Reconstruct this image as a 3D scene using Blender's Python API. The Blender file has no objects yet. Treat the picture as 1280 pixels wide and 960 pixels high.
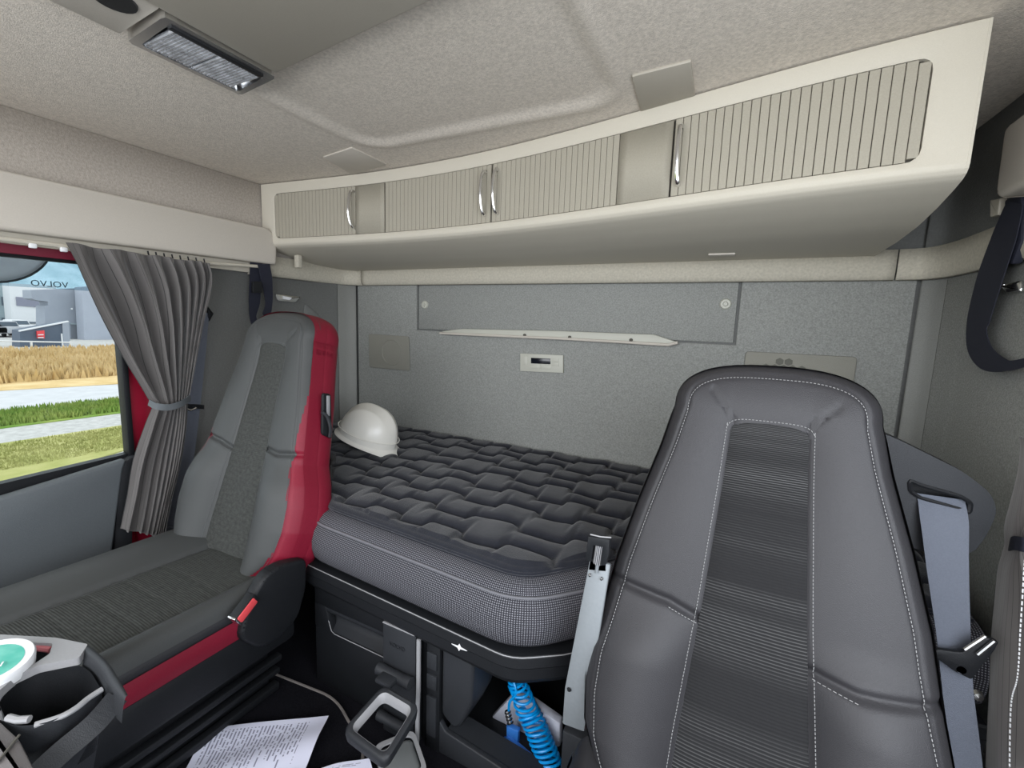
import bpy, bmesh, math, random
import numpy as np
from mathutils import Vector, Matrix
random.seed(7)
PI = math.pi
scene = bpy.context.scene
COL = scene.collection

# ------------------------------------------------------------------ camera
F_PX = 560.0
YAW, PITCH, ROLL = math.radians(26.7), math.atan(75/560), math.radians(2.0)
CAM = np.array([0.0, 0.0, 0.93])
FW = np.array([-math.sin(YAW)*math.cos(PITCH), math.cos(YAW)*math.cos(PITCH), -math.sin(PITCH)])
R0 = np.array([math.cos(YAW), math.sin(YAW), 0.0]); U0 = np.cross(R0, FW)
RT = R0*math.cos(ROLL)+U0*math.sin(ROLL); UP = U0*math.cos(ROLL)-R0*math.sin(ROLL)
cd = bpy.data.cameras.new('camera'); cam = bpy.data.objects.new('camera', cd); COL.objects.link(cam)
cd.sensor_width = 36.0; cd.lens = 36.0*F_PX/1280.0; cd.clip_start = 0.02; cd.clip_end = 2000
cam.matrix_world = Matrix(((RT[0], UP[0], -FW[0], CAM[0]), (RT[1], UP[1], -FW[1], CAM[1]), (RT[2], UP[2], -FW[2], CAM[2]), (0, 0, 0, 1)))
scene.camera = cam
scene.view_settings.view_transform = 'Standard'; scene.view_settings.look = 'None'
scene.view_settings.exposure = 0.75; scene.view_settings.gamma = 1.0; scene.view_settings.use_curve_mapping = False

# ------------------------------------------------------------------ daylight: bright overcast sky
w = bpy.data.worlds.new('overcast'); scene.world = w; w.use_nodes = True
nt = w.node_tree; bg = nt.nodes['Background']
tc = nt.nodes.new('ShaderNodeTexCoord'); sp = nt.nodes.new('ShaderNodeSeparateXYZ'); cr = nt.nodes.new('ShaderNodeValToRGB')
nt.links.new(tc.outputs['Generated'], sp.inputs[0]); nt.links.new(sp.outputs['Z'], cr.inputs[0]); nt.links.new(cr.outputs[0], bg.inputs[0])
cr.color_ramp.elements[0].position = 0.0; cr.color_ramp.elements[0].color = (0.83, 0.90, 1.0, 1)
cr.color_ramp.elements[1].position = 0.6; cr.color_ramp.elements[1].color = (0.92, 0.96, 1.0, 1)
bg.inputs[1].default_value = 1.25
def area(name, loc, target, sx, sy, power, color):
    l = bpy.data.lights.new(name, 'AREA'); l.shape = 'RECTANGLE'; l.size = sx; l.size_y = sy; l.energy = power; l.color = color
    o = bpy.data.objects.new(name, l); COL.objects.link(o); o.location = loc
    o.rotation_euler = (Vector(target)-Vector(loc)).to_track_quat('-Z', 'Y').to_euler()
    return o
# daylight through the windscreen and through the near door window
area('windscreen_daylight', (-0.55, -0.75, 1.08), (-0.6, 1.0, 1.08), 1.9, 0.8, 14.0, (0.97, 0.98, 1.0))
area('door_window_daylight', (0.56, 0.1, 0.95), (-0.5, 1.6, 0.5), 0.7, 0.55, 7.0, (0.88, 0.93, 1.0))

# ------------------------------------------------------------------ unprojection onto real planes
def ray(px, py): return FW+RT*(px-640)/F_PX+UP*(480-py)/F_PX
def P(px, py, X=None, Y=None, Z=None):
    d = ray(px, py)
    t = (X-CAM[0])/d[0] if X is not None else (Y-CAM[1])/d[1] if Y is not None else (Z-CAM[2])/d[2]
    return CAM+d*t

# ------------------------------------------------------------------ materials
MATS = {}
def mat(name, col, rough=0.6, bump=0.0, scale=200.0, var=0.0, metal=0.0, spec=0.5, col2=None, vscale=None, sheen=0.0, coat=0.0):
    m = bpy.data.materials.new(name); m.use_nodes = True; n = m.node_tree; b = n.nodes['Principled BSDF']
    b.inputs['Base Color'].default_value = (*col, 1); b.inputs['Roughness'].default_value = rough
    b.inputs['Metallic'].default_value = metal; b.inputs['Specular IOR Level'].default_value = spec
    b.inputs['Sheen Weight'].default_value = sheen; b.inputs['Coat Weight'].default_value = coat
    t = n.nodes.new('ShaderNodeTexCoord')
    if var > 0 or col2:
        no = n.nodes.new('ShaderNodeTexNoise'); no.inputs['Scale'].default_value = vscale or scale*0.5; no.inputs['Detail'].default_value = 4
        n.links.new(t.outputs['Object'], no.inputs['Vector'])
        r = n.nodes.new('ShaderNodeValToRGB'); r.color_ramp.elements[0].position = 0.3; r.color_ramp.elements[1].position = 0.7
        c2 = col2 or tuple(min(1, c*(1+var)) for c in col); c1 = col if col2 else tuple(c*(1-var) for c in col)
        r.color_ramp.elements[0].color = (*c1, 1); r.color_ramp.elements[1].color = (*c2, 1)
        n.links.new(no.outputs['Fac'], r.inputs[0]); n.links.new(r.outputs[0], b.inputs['Base Color'])
    if bump > 0:
        nb = n.nodes.new('ShaderNodeTexNoise'); nb.inputs['Scale'].default_value = scale; nb.inputs['Detail'].default_value = 3
        bp = n.nodes.new('ShaderNodeBump'); bp.inputs['Strength'].default_value = bump; bp.inputs['Distance'].default_value = 0.002
        n.links.new(t.outputs['Object'], nb.inputs['Vector']); n.links.new(nb.outputs['Fac'], bp.inputs['Height']); n.links.new(bp.outputs[0], b.inputs['Normal'])
    MATS[name] = m
    return m
def math_node(n, op, a, b=None):
    x = n.nodes.new('ShaderNodeMath'); x.operation = op
    for i, v in enumerate((a, b)):
        if v is None: continue
        if isinstance(v, (int, float)): x.inputs[i].default_value = v
        else: n.links.new(v, x.inputs[i])
    return x.outputs[0]

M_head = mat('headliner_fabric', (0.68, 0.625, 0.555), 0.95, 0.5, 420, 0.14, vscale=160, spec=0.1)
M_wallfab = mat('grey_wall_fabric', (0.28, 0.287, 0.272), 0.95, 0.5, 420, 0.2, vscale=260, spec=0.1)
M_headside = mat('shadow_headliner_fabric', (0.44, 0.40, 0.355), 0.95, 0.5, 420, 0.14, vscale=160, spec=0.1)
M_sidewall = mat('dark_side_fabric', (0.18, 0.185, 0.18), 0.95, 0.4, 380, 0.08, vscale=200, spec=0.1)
M_post = mat('grey_corner_plastic', (0.29, 0.295, 0.28), 0.8, 0.3, 500, 0.05, spec=0.2)
M_cream = mat('cream_plastic', (0.56, 0.525, 0.445), 0.55, 0.15, 900, 0.02, spec=0.35)
M_creamfab = mat('cream_fabric_strip', (0.49, 0.46, 0.385), 0.9, 0.4, 400, 0.10, vscale=150, spec=0.1)
M_header = mat('warm_grey_plastic', (0.56, 0.52, 0.46), 0.6, 0.15, 900, 0.03, spec=0.3)
M_console = mat('taupe_plastic', (0.42, 0.39, 0.335), 0.6, 0.15, 900, 0.03, spec=0.3)
M_slat = mat('taupe_slat', (0.36, 0.335, 0.275), 0.65, 0.1, 700, 0.05, spec=0.3)
M_gap = mat('dark_gap', (0.09, 0.085, 0.072), 0.9)
M_chrome = mat('satin_chrome', (0.80, 0.80, 0.80), 0.22, metal=1.0)
M_bright = mat('lamp_reflector', (0.85, 0.86, 0.9), 0.12, metal=1.0)
M_black = mat('black_plastic', (0.010, 0.011, 0.013), 0.5, 0.25, 600, 0.1, spec=0.3)
M_dark = mat('dark_grey_plastic', (0.024, 0.026, 0.030), 0.5, 0.25, 700, 0.08, spec=0.35)
M_door = mat('door_grey_plastic', (0.125, 0.14, 0.15), 0.6, 0.25, 700, 0.05, spec=0.35)
M_lgrey = mat('satin_grey_plastic', (0.30, 0.30, 0.31), 0.35, 0.05, 600, 0.03, spec=0.5)
M_leath = mat('grey_leatherette', (0.053, 0.056, 0.056), 0.5, 0.35, 900, 0.06, spec=0.4)
M_leath2 = mat('charcoal_leatherette', (0.029, 0.028, 0.031), 0.5, 0.35, 900, 0.06, spec=0.4)
M_leathd = mat('dark_leatherette', (0.025, 0.025, 0.028), 0.5, 0.3, 900, 0.06, spec=0.4)
M_red = mat('red_leatherette', (0.20, 0.007, 0.024), 0.5, 0.25, 900, 0.08, spec=0.35)
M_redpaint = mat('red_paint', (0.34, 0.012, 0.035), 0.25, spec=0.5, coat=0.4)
M_redplast = mat('red_button', (0.68, 0.07, 0.08), 0.4)
M_stitch = mat('stitch_thread', (0.26, 0.26, 0.26), 0.8)
M_stitch2 = mat('dark_stitch_thread', (0.11, 0.12, 0.12), 0.8)
M_topper = mat('black_quilted_cloth', (0.014, 0.0155, 0.022), 0.9, 0.5, 500, 0.15, vscale=60, spec=0.15, sheen=0.25)
M_pipe = mat('grey_piping', (0.13, 0.13, 0.145), 0.8)
M_carpet = mat('black_carpet', (0.010, 0.010, 0.013), 1.0, 0.8, 600, 0.3, vscale=300, spec=0.05)
M_matpipe = mat('mat_edge_binding', (0.20, 0.18, 0.17), 0.8)
M_belt = mat('blue_grey_webbing', (0.13, 0.145, 0.18), 0.7, 0.5, 900, 0.05, spec=0.3)
M_beltdark = mat('dark_webbing', (0.018, 0.02, 0.033), 0.7, 0.4, 900, 0.1, spec=0.3)
M_steel = mat('grey_painted_steel', (0.24, 0.26, 0.275), 0.5, 0.05, 300, 0.03, metal=0.3)
M_hat = mat('white_hard_hat', (0.80, 0.78, 0.72), 0.3, spec=0.5)
M_white = mat('white_plastic', (0.82, 0.83, 0.85), 0.35)
M_blue = mat('blue_hose', (0.0, 0.30, 0.75), 0.3, spec=0.5)
M_bluegun = mat('blue_gun_plastic', (0.03, 0.16, 0.50), 0.4)
M_display = mat('display_glass', (0.008, 0.01, 0.015), 0.15)
M_panel = mat('pale_control_plastic', (0.48, 0.48, 0.42), 0.5)
M_speaker = mat('taupe_speaker_grille', (0.255, 0.25, 0.215), 0.7, 0.3, 900, 0.05)
M_speakerdk = mat('speaker_hole', (0.14, 0.14, 0.12), 0.9)

def stripe_fabric():
    m = mat('ribbed_seat_fabric', (0.05, 0.05, 0.05), 0.85, spec=0.15); n = m.node_tree; b = n.nodes['Principled BSDF']
    uv = n.nodes.new('ShaderNodeUVMap'); s = n.nodes.new('ShaderNodeSeparateXYZ'); n.links.new(uv.outputs[0], s.inputs[0])
    v = s.outputs['Y']
    fine = math_node(n, 'SINE', math_node(n, 'MULTIPLY', v, 2*PI*210))
    n1 = n.nodes.new('ShaderNodeTexNoise'); n1.noise_dimensions = '1D'; n1.inputs['Scale'].default_value = 11; n1.inputs['Detail'].default_value = 2
    n.links.new(v, n1.inputs['W'])
    band = math_node(n, 'MULTIPLY', math_node(n, 'SUBTRACT', n1.outputs['Fac'], 0.42), 4.0)
    line = math_node(n, 'MULTIPLY', math_node(n, 'GREATER_THAN', fine, 0.55), band)
    r = n.nodes.new('ShaderNodeMix'); r.data_type = 'RGBA'; r.clamp_factor = True
    n.links.new(line, r.inputs[0]); r.inputs[6].default_value = (0.018, 0.018, 0.019, 1); r.inputs[7].default_value = (0.085, 0.085, 0.085, 1)
    n.links.new(r.outputs[2], b.inputs['Base Color'])
    bp = n.nodes.new('ShaderNodeBump'); bp.inputs['Strength'].default_value = 0.35; bp.inputs['Distance'].default_value = 0.001
    n.links.new(fine, bp.inputs['Height']); n.links.new(bp.outputs[0], b.inputs['Normal'])
    return m
M_rib = stripe_fabric()
def stripe_fabric2():
    m = mat('plain_seat_fabric', (0.072, 0.074, 0.071), 0.9, spec=0.15); n = m.node_tree; b = n.nodes['Principled BSDF']
    uv = n.nodes.new('ShaderNodeUVMap'); s = n.nodes.new('ShaderNodeSeparateXYZ'); n.links.new(uv.outputs[0], s.inputs[0])
    fine = math_node(n, 'SINE', math_node(n, 'MULTIPLY', s.outputs['Y'], 2*PI*200))
    cm = n.nodes.new('ShaderNodeCombineXYZ'); n.links.new(math_node(n, 'MULTIPLY', s.outputs['X'], 8.0), cm.inputs[0]); n.links.new(math_node(n, 'MULTIPLY', s.outputs['Y'], 60.0), cm.inputs[1])
    no = n.nodes.new('ShaderNodeTexNoise'); no.inputs['Scale'].default_value = 2.0; n.links.new(cm.outputs[0], no.inputs['Vector'])
    r = n.nodes.new('ShaderNodeValToRGB'); r.color_ramp.elements[0].color = (0.042, 0.044, 0.042, 1); r.color_ramp.elements[1].color = (0.066, 0.069, 0.065, 1)
    r.color_ramp.elements[0].position = 0.3; r.color_ramp.elements[1].position = 0.75
    n.links.new(no.outputs['Fac'], r.inputs[0]); n.links.new(r.outputs[0], b.inputs['Base Color'])
    bp = n.nodes.new('ShaderNodeBump'); bp.inputs['Strength'].default_value = 0.3; bp.inputs['Distance'].default_value = 0.001
    n.links.new(fine, bp.inputs['Height']); n.links.new(bp.outputs[0], b.inputs['Normal'])
    return m
M_rib2 = stripe_fabric2()
def mesh_dots():
    m = mat('dotted_mattress_mesh', (0.05, 0.05, 0.055), 0.85, spec=0.15); n = m.node_tree; b = n.nodes['Principled BSDF']
    uv = n.nodes.new('ShaderNodeUVMap'); s = n.nodes.new('ShaderNodeSeparateXYZ'); n.links.new(uv.outputs[0], s.inputs[0])
    k = 2*PI/0.0085
    a = math_node(n, 'SINE', math_node(n, 'MULTIPLY', math_node(n, 'ADD', s.outputs['X'], s.outputs['Y']), k))
    c = math_node(n, 'SINE', math_node(n, 'MULTIPLY', math_node(n, 'SUBTRACT', s.outputs['X'], s.outputs['Y']), k))
    d = math_node(n, 'MULTIPLY', a, c); f = n.nodes.new('ShaderNodeMapRange'); n.links.new(d, f.inputs[0]); f.inputs[1].default_value = 0.15; f.inputs[2].default_value = 0.7
    r = n.nodes.new('ShaderNodeMix'); r.data_type = 'RGBA'; n.links.new(f.outputs[0], r.inputs[0])
    r.inputs[6].default_value = (0.030, 0.030, 0.036, 1); r.inputs[7].default_value = (0.24, 0.24, 0.265, 1)
    n.links.new(r.outputs[2], b.inputs['Base Color'])
    bp = n.nodes.new('ShaderNodeBump'); bp.inputs['Strength'].default_value = 0.3; bp.inputs['Distance'].default_value = 0.001
    n.links.new(f.outputs[0], bp.inputs['Height']); n.links.new(bp.outputs[0], b.inputs['Normal'])
    return m
M_mesh = mesh_dots()
def curtain_mat():
    m = mat('pinstripe_curtain_cloth', (0.130, 0.122, 0.118), 0.75, spec=0.25, sheen=0.3); n = m.node_tree; b = n.nodes['Principled BSDF']
    uv = n.nodes.new('ShaderNodeUVMap'); s = n.nodes.new('ShaderNodeSeparateXYZ'); n.links.new(uv.outputs[0], s.inputs[0])
    a = math_node(n, 'FRACT', math_node(n, 'MULTIPLY', s.outputs['X'], 24.0)); l = math_node(n, 'LESS_THAN', a, 0.06)
    r = n.nodes.new('ShaderNodeMix'); r.data_type = 'RGBA'; n.links.new(l, r.inputs[0])
    r.inputs[6].default_value = (0.130, 0.122, 0.118, 1); r.inputs[7].default_value = (0.03, 0.03, 0.03, 1)
    n.links.new(r.outputs[2], b.inputs['Base Color'])
    return m
M_curtain = curtain_mat()
def print_mat():
    m = mat('printed_paper', (0.66, 0.67, 0.80), 0.8); n = m.node_tree; b = n.nodes['Principled BSDF']
    uv = n.nodes.new('ShaderNodeUVMap'); s = n.nodes.new('ShaderNodeSeparateXYZ'); n.links.new(uv.outputs[0], s.inputs[0])
    row = math_node(n, 'FRACT', math_node(n, 'MULTIPLY', s.outputs['Y'], 34.0)); line = math_node(n, 'LESS_THAN', row, 0.42)
    rid = math_node(n, 'FLOOR', math_node(n, 'MULTIPLY', s.outputs['Y'], 34.0))
    cb = n.nodes.new('ShaderNodeCombineXYZ'); n.links.new(math_node(n, 'MULTIPLY', s.outputs['X'], 26.0), cb.inputs[0]); n.links.new(math_node(n, 'MULTIPLY', rid, 7.3), cb.inputs[1])
    no = n.nodes.new('ShaderNodeTexNoise'); no.inputs['Scale'].default_value = 1.0; n.links.new(cb.outputs[0], no.inputs['Vector'])
    word = math_node(n, 'GREATER_THAN', no.outputs['Fac'], 0.45)
    wl = n.nodes.new('ShaderNodeTexWhiteNoise'); wl.noise_dimensions = '1D'; n.links.new(rid, wl.inputs['W'])
    lim = math_node(n, 'ADD', math_node(n, 'MULTIPLY', wl.outputs['Value'], 0.5), 0.45)
    e = math_node(n, 'MULTIPLY', math_node(n, 'LESS_THAN', s.outputs['X'], lim), math_node(n, 'GREATER_THAN', s.outputs['X'], 0.07))
    vv = math_node(n, 'MULTIPLY', math_node(n, 'GREATER_THAN', s.outputs['Y'], 0.06), math_node(n, 'LESS_THAN', s.outputs['Y'], 0.86))
    al = math_node(n, 'MULTIPLY', math_node(n, 'MULTIPLY', math_node(n, 'MULTIPLY', line, word), e), vv)
    r = n.nodes.new('ShaderNodeMix'); r.data_type = 'RGBA'; n.links.new(math_node(n, 'MULTIPLY', al, 0.75), r.inputs[0])
    r.inputs[6].default_value = (0.66, 0.67, 0.80, 1); r.inputs[7].default_value = (0.08, 0.08, 0.14, 1)
    n.links.new(r.outputs[2], b.inputs['Base Color'])
    return m
M_print = print_mat()
def clear_mat(name, tint, gloss=0.12, rough=0.02):
    m = bpy.data.materials.new(name); m.use_nodes = True; n = m.node_tree; n.nodes.remove(n.nodes['Principled BSDF'])
    tr = n.nodes.new('ShaderNodeBsdfTransparent'); tr.inputs[0].default_value = (*tint, 1)
    gl = n.nodes.new('ShaderNodeBsdfGlossy'); gl.inputs['Roughness'].default_value = rough
    fr = n.nodes.new('ShaderNodeFresnel'); mx = n.nodes.new('ShaderNodeMixShader')
    fr.inputs[0].default_value = 1.0+gloss*3
    n.links.new(fr.outputs[0], mx.inputs[0]); n.links.new(tr.outputs[0], mx.inputs[1]); n.links.new(gl.outputs[0], mx.inputs[2])
    n.links.new(mx.outputs[0], n.nodes['Material Output'].inputs[0])
    return m
M_glass = clear_mat('window_glass', (0.95, 0.97, 0.96))
M_deflect = clear_mat('tinted_acrylic', (0.72, 0.80, 0.84))
M_clear = clear_mat('clear_cup_plastic', (0.72, 0.74, 0.74), 0.25, 0.2)

# ------------------------------------------------------------------ object helpers
ORG = {}
def link(o, parent):
    COL.objects.link(o)
    if parent: o.parent = parent
def tag(o, label=None, cat=None, group=None, kind=None):
    if label: o['label'] = label
    if cat: o['category'] = cat
    if group: o['group'] = group
    if kind: o['kind'] = kind
    return o
def thing(name, loc, label, cat, group=None):
    o = bpy.data.objects.new(name, None); COL.objects.link(o); o.location = tuple(float(v) for v in loc); o.empty_display_size = 0.05
    ORG[o.name] = np.array(loc, float)
    return tag(o, label, cat, group)
def org(parent):
    return ORG.get(parent.name, np.zeros(3)) if parent else np.zeros(3)
def mesh(name, V, Fc, m, parent=None, uv=None, smooth=True, sharp=40, base=None):
    """V: list of world points. A part keeps its thing's origin; a top-level mesh gets its own origin at its base centre."""
    V = np.array(V, float)
    if parent is None:
        o0 = np.array([(V[:, 0].min()+V[:, 0].max())/2, (V[:, 1].min()+V[:, 1].max())/2, V[:, 2].min()]) if base is None else np.array(base, float)
    else: o0 = org(parent)
    me = bpy.data.meshes.new(name); me.from_pydata([tuple(v) for v in (V-o0)], [], [tuple(f) for f in Fc])
    mats = m if isinstance(m, (list, tuple)) else [m]
    for k in mats: me.materials.append(k)
    if uv is not None:
        ul = me.uv_layers.new(name='UVMap'); idx = np.zeros(len(me.loops), dtype=np.int32); me.loops.foreach_get('vertex_index', idx)
        ul.data.foreach_set('uv', np.array(uv, float)[idx].ravel())
    me.validate(); me.update()
    bm = bmesh.new(); bm.from_mesh(me)
    bmesh.ops.recalc_face_normals(bm, faces=bm.faces); bm.to_mesh(me); bm.free()
    if smooth:
        me.polygons.foreach_set('use_smooth', [True]*len(me.polygons))
        me.set_sharp_from_angle(angle=math.radians(sharp))
    o = bpy.data.objects.new(name, me); link(o, parent)
    if parent is None: o.location = tuple(o0); ORG[o.name] = o0
    else: ORG[o.name] = o0
    return o
class MB:
    def __init__(s): s.V = []; s.F = []; s.U = []
    def add(s, V, F, U=None):
        b = len(s.V); s.V += [tuple(v) for v in V]; s.F += [tuple(i+b for i in f) for f in F]; s.U += list(U) if U is not None else [(0, 0)]*len(V)
    def build(s, name, m, parent=None, **k): return mesh(name, s.V, s.F, m, parent, uv=s.U, **k)
def gridm(fn, nu, nv, closed_u=False):
    V = []; U = []
    for j in range(nv+1):
        for i in range(nu+(0 if closed_u else 1)):
            V.append(fn(i/nu, j/nv)); U.append((i/nu, j/nv))
    W = nu if closed_u else nu+1; F = []
    for j in range(nv):
        for i in range(nu):
            a = j*W+i; b = j*W+(i+1) % W; F.append((a, b, b+W, a+W))
    return V, F, U
def boxm(c, d, R=None, bev=0.0, seg=2):
    bm = bmesh.new(); bmesh.ops.create_cube(bm, size=1.0)
    for v in bm.verts: v.co = Vector((v.co.x*d[0], v.co.y*d[1], v.co.z*d[2]))
    if bev > 0: bmesh.ops.bevel(bm, geom=bm.edges[:], offset=bev, segments=seg, affect='EDGES', profile=0.5)
    V = []
    for v in bm.verts:
        p = v.co if R is None else R @ v.co
        V.append((p.x+c[0], p.y+c[1], p.z+c[2]))
    F = [tuple(v.index for v in f.verts) for f in bm.faces]; bm.free()
    return V, F
def spline(pts, n):
    pts = [np.array(p, float) for p in pts]; out = []
    N = len(pts)-1
    for k in range(n+1):
        t = k/n*N; i = min(int(t), N-1); u = t-i
        p0 = pts[max(i-1, 0)]; p1 = pts[i]; p2 = pts[i+1]; p3 = pts[min(i+2, N)]
        out.append(0.5*((2*p1)+(-p0+p2)*u+(2*p0-5*p1+4*p2-p3)*u*u+(-p0+3*p1-3*p2+p3)*u**3))
    return out
def tubem(pts, r, seg=8, closed=False, caps=True):
    pts = [np.array(p, float) for p in pts]; n = len(pts); V = []; F = []
    up = np.array([0, 0, 1.0]); prev = None
    for i, p in enumerate(pts):
        a = pts[(i-1) % n] if closed else pts[max(i-1, 0)]; b = pts[(i+1) % n] if closed else pts[min(i+1, n-1)]
        t = b-a; t = t/(np.linalg.norm(t)+1e-12)
        if prev is None:
            s = np.cross(t, up); s = np.cross(t, np.array([1.0, 0, 0])) if np.linalg.norm(s) < 0.1 else s
        else: s = prev-t*(prev@t)
        s = s/(np.linalg.norm(s)+1e-12); prev = s; q = np.cross(t, s)
        rr = r[i] if hasattr(r, '__len__') else r
        for k in range(seg):
            an = 2*PI*k/seg; V.append(p+(s*math.cos(an)+q*math.sin(an))*rr)
    m = n if closed else n-1
    for i in range(m):
        for k in range(seg):
            a = i*seg+k; b = i*seg+(k+1) % seg; c = ((i+1) % n)*seg+(k+1) % seg; d = ((i+1) % n)*seg+k; F.append((a, b, c, d))
    if caps and not closed: F.append(tuple(range(seg))[::-1]); F.append(tuple((n-1)*seg+k for k in range(seg)))
    return V, F
def ribbonm(pts, widths, wdir, th=0.0015):
    """flat strap: centre points, half widths, width direction(s)"""
    V = []; F = []; n = len(pts)
    pts = [np.array(p, float) for p in pts]
    for i, p in enumerate(pts):
        a = pts[max(i-1, 0)]; b = pts[min(i+1, n-1)]; t = (b-a)/np.linalg.norm(b-a)
        wd = np.array(wdir[i] if isinstance(wdir, list) else wdir, float); wd = wd-t*(wd@t); wd /= np.linalg.norm(wd); nn = np.cross(t, wd)
        hw = widths[i] if hasattr(widths, '__len__') else widths
        V += [p-wd*hw-nn*th/2, p+wd*hw-nn*th/2, p+wd*hw+nn*th/2, p-wd*hw+nn*th/2]
    for i in range(n-1):
        for k in range(4):
            a = i*4+k; b = i*4+(k+1) % 4; F.append((a, b, b+4, a+4))
    F.append((0, 1, 2, 3)); F.append(tuple((n-1)*4+k for k in (3, 2, 1, 0)))
    return V, F
def prismm(poly, vec, bev=0.0, seg=2):
    """extrude a planar polygon of 3-D points by vec, bevelled"""
    bm = bmesh.new(); vs = [bm.verts.new(tuple(p)) for p in poly]; f = bm.faces.new(vs)
    r = bmesh.ops.extrude_face_region(bm, geom=[f]); nv = [g for g in r['geom'] if isinstance(g, bmesh.types.BMVert)]
    bmesh.ops.translate(bm, vec=tuple(vec), verts=nv); bmesh.ops.recalc_face_normals(bm, faces=bm.faces)
    if bev > 0: bmesh.ops.bevel(bm, geom=bm.edges[:], offset=bev, segments=seg, affect='EDGES', profile=0.5)
    bm.verts.index_update(); V = [tuple(v.co) for v in bm.verts]; F = [tuple(v.index for v in f.verts) for f in bm.faces]; bm.free()
    return V, F
def roundpoly(pts, r, n=5):
    """round the corners of a planar polygon of 3-D points"""
    out = []; N = len(pts); pts = [np.array(p, float) for p in pts]
    for i in range(N):
        p = pts[i]; a = pts[i-1]-p; b = pts[(i+1) % N]-p; la, lb = np.linalg.norm(a), np.linalg.norm(b)
        rr = min(r[i] if hasattr(r, '__len__') else r, la*0.48, lb*0.48)
        A = p+a/la*rr; B = p+b/lb*rr
        for k in range(n+1):
            t = k/n; out.append((1-t)**2*A+2*t*(1-t)*p+t*t*B)
    return out
def lathem(prof, c, seg=32, R=None):
    V = []; F = []; n = len(prof)
    for (r, z) in prof:
        for k in range(seg):
            a = 2*PI*k/seg; v = Vector((r*math.cos(a), r*math.sin(a), z)); v = R @ v if R is not None else v
            V.append((v.x+c[0], v.y+c[1], v.z+c[2]))
    for j in range(n-1):
        for k in range(seg):
            a = j*seg+k; b = j*seg+(k+1) % seg; F.append((a, b, b+seg, a+seg))
    return V, F
def holed_plate(outer, inner, vec, name, m, parent, sharp=40):
    """plate with a hole: outer and inner loops with equal counts, extruded by vec"""
    n = len(outer); vec = np.array(vec, float); V = []
    for L in (outer, inner): V += [np.array(p, float) for p in L]
    for L in (outer, inner): V += [np.array(p, float)+vec for p in L]
    F = []
    for i in range(n):
        j = (i+1) % n
        F += [(i, j, n+j, n+i), (2*n+i, 3*n+i, 3*n+j, 2*n+j), (i, 2*n+i, 2*n+j, j), (n+i, n+j, 3*n+j, 3*n+i)]
    return mesh(name, V, F, m, parent, sharp=sharp)
def resample(loop, n):
    L = [np.array(p, float) for p in loop]; L.append(L[0]); d = [0]
    for a, b in zip(L, L[1:]): d.append(d[-1]+np.linalg.norm(b-a))
    out = []; k = 0
    for i in range(n):
        t = d[-1]*i/n
        while d[k+1] < t: k += 1
        u = (t-d[k])/(d[k+1]-d[k]+1e-12); out.append(L[k]*(1-u)+L[k+1]*u)
    return out
def textm(name, body, size, origin, xdir, ydir, m, parent, th=0.0004, align='CENTER'):
    c = bpy.data.curves.new('text_tmp', 'FONT'); c.body = body; c.size = size; c.extrude = th; c.align_x = align; c.align_y = 'CENTER'; c.resolution_u = 3
    t = bpy.data.objects.new('text_tmp', c); COL.objects.link(t)
    me = bpy.data.meshes.new_from_object(t.evaluated_get(bpy.context.evaluated_depsgraph_get()))
    xd = np.array(xdir, float); xd /= np.linalg.norm(xd); yd = np.array(ydir, float); yd /= np.linalg.norm(yd); nd = np.cross(xd, yd)
    V = [np.array(origin)+xd*v.co.x+yd*v.co.y+nd*v.co.z for v in me.vertices]; F = [tuple(p.vertices) for p in me.polygons]
    bpy.data.objects.remove(t); bpy.data.meshes.remove(me)
    return mesh(name, V, F, m, parent, smooth=False)
def interp(x, xs, ys): return float(np.interp(x, xs, ys))

# ================================================================== SETTING
def struct(name, VF, m, parent=None, **k):
    o = mesh(name, VF[0], VF[1], m, parent, **k)
    if parent is None: o['kind'] = 'structure'
    return o
def box(name, a, b, m, parent=None, bev=0.0, **k):
    a = np.array(a, float); b = np.array(b, float)
    V, F = boxm((a+b)/2, np.abs(b-a), bev=bev); return mesh(name, V, F, m, parent, **k)
def sbox(name, a, b, m, bev=0.0):
    o = box(name, a, b, m, None, bev); o['kind'] = 'structure'; return o

FLOOR = -0.06
sbox('floor', (-1.72, -0.8, FLOOR-0.03), (0.5, 1.7, FLOOR), M_carpet)
# roof lining with a raised rectangular field and the soft ridges around it
def sstep(a, b, x):
    t = min(1, max(0, (x-a)/(b-a))); return t*t*(3-2*t)
def ceil_z(x, y):
    cx, cy, hx, hy, r = -0.655, 0.30, 0.375, 0.76, 0.09
    qx = abs(x-cx)-hx+r; qy = abs(y-cy)-hy+r
    d = math.hypot(max(qx, 0), max(qy, 0))+min(max(qx, qy), 0)-r
    z = 1.432+0.007*(1-sstep(-0.035, 0.0, d))-0.003*math.exp(-((d-0.008)/0.014)**2)
    return z
V, F, U = gridm(lambda u, v: (-1.72+u*2.22, -0.8+v*2.44, ceil_z(-1.72+u*2.22, -0.8+v*2.44)), 190, 200)
ceiling = struct('ceiling', (V, F), M_head, sharp=60)
sbox('roof_shell', (-1.8, -0.85, 1.47), (0.58, 1.75, 1.50), M_redpaint)

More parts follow.
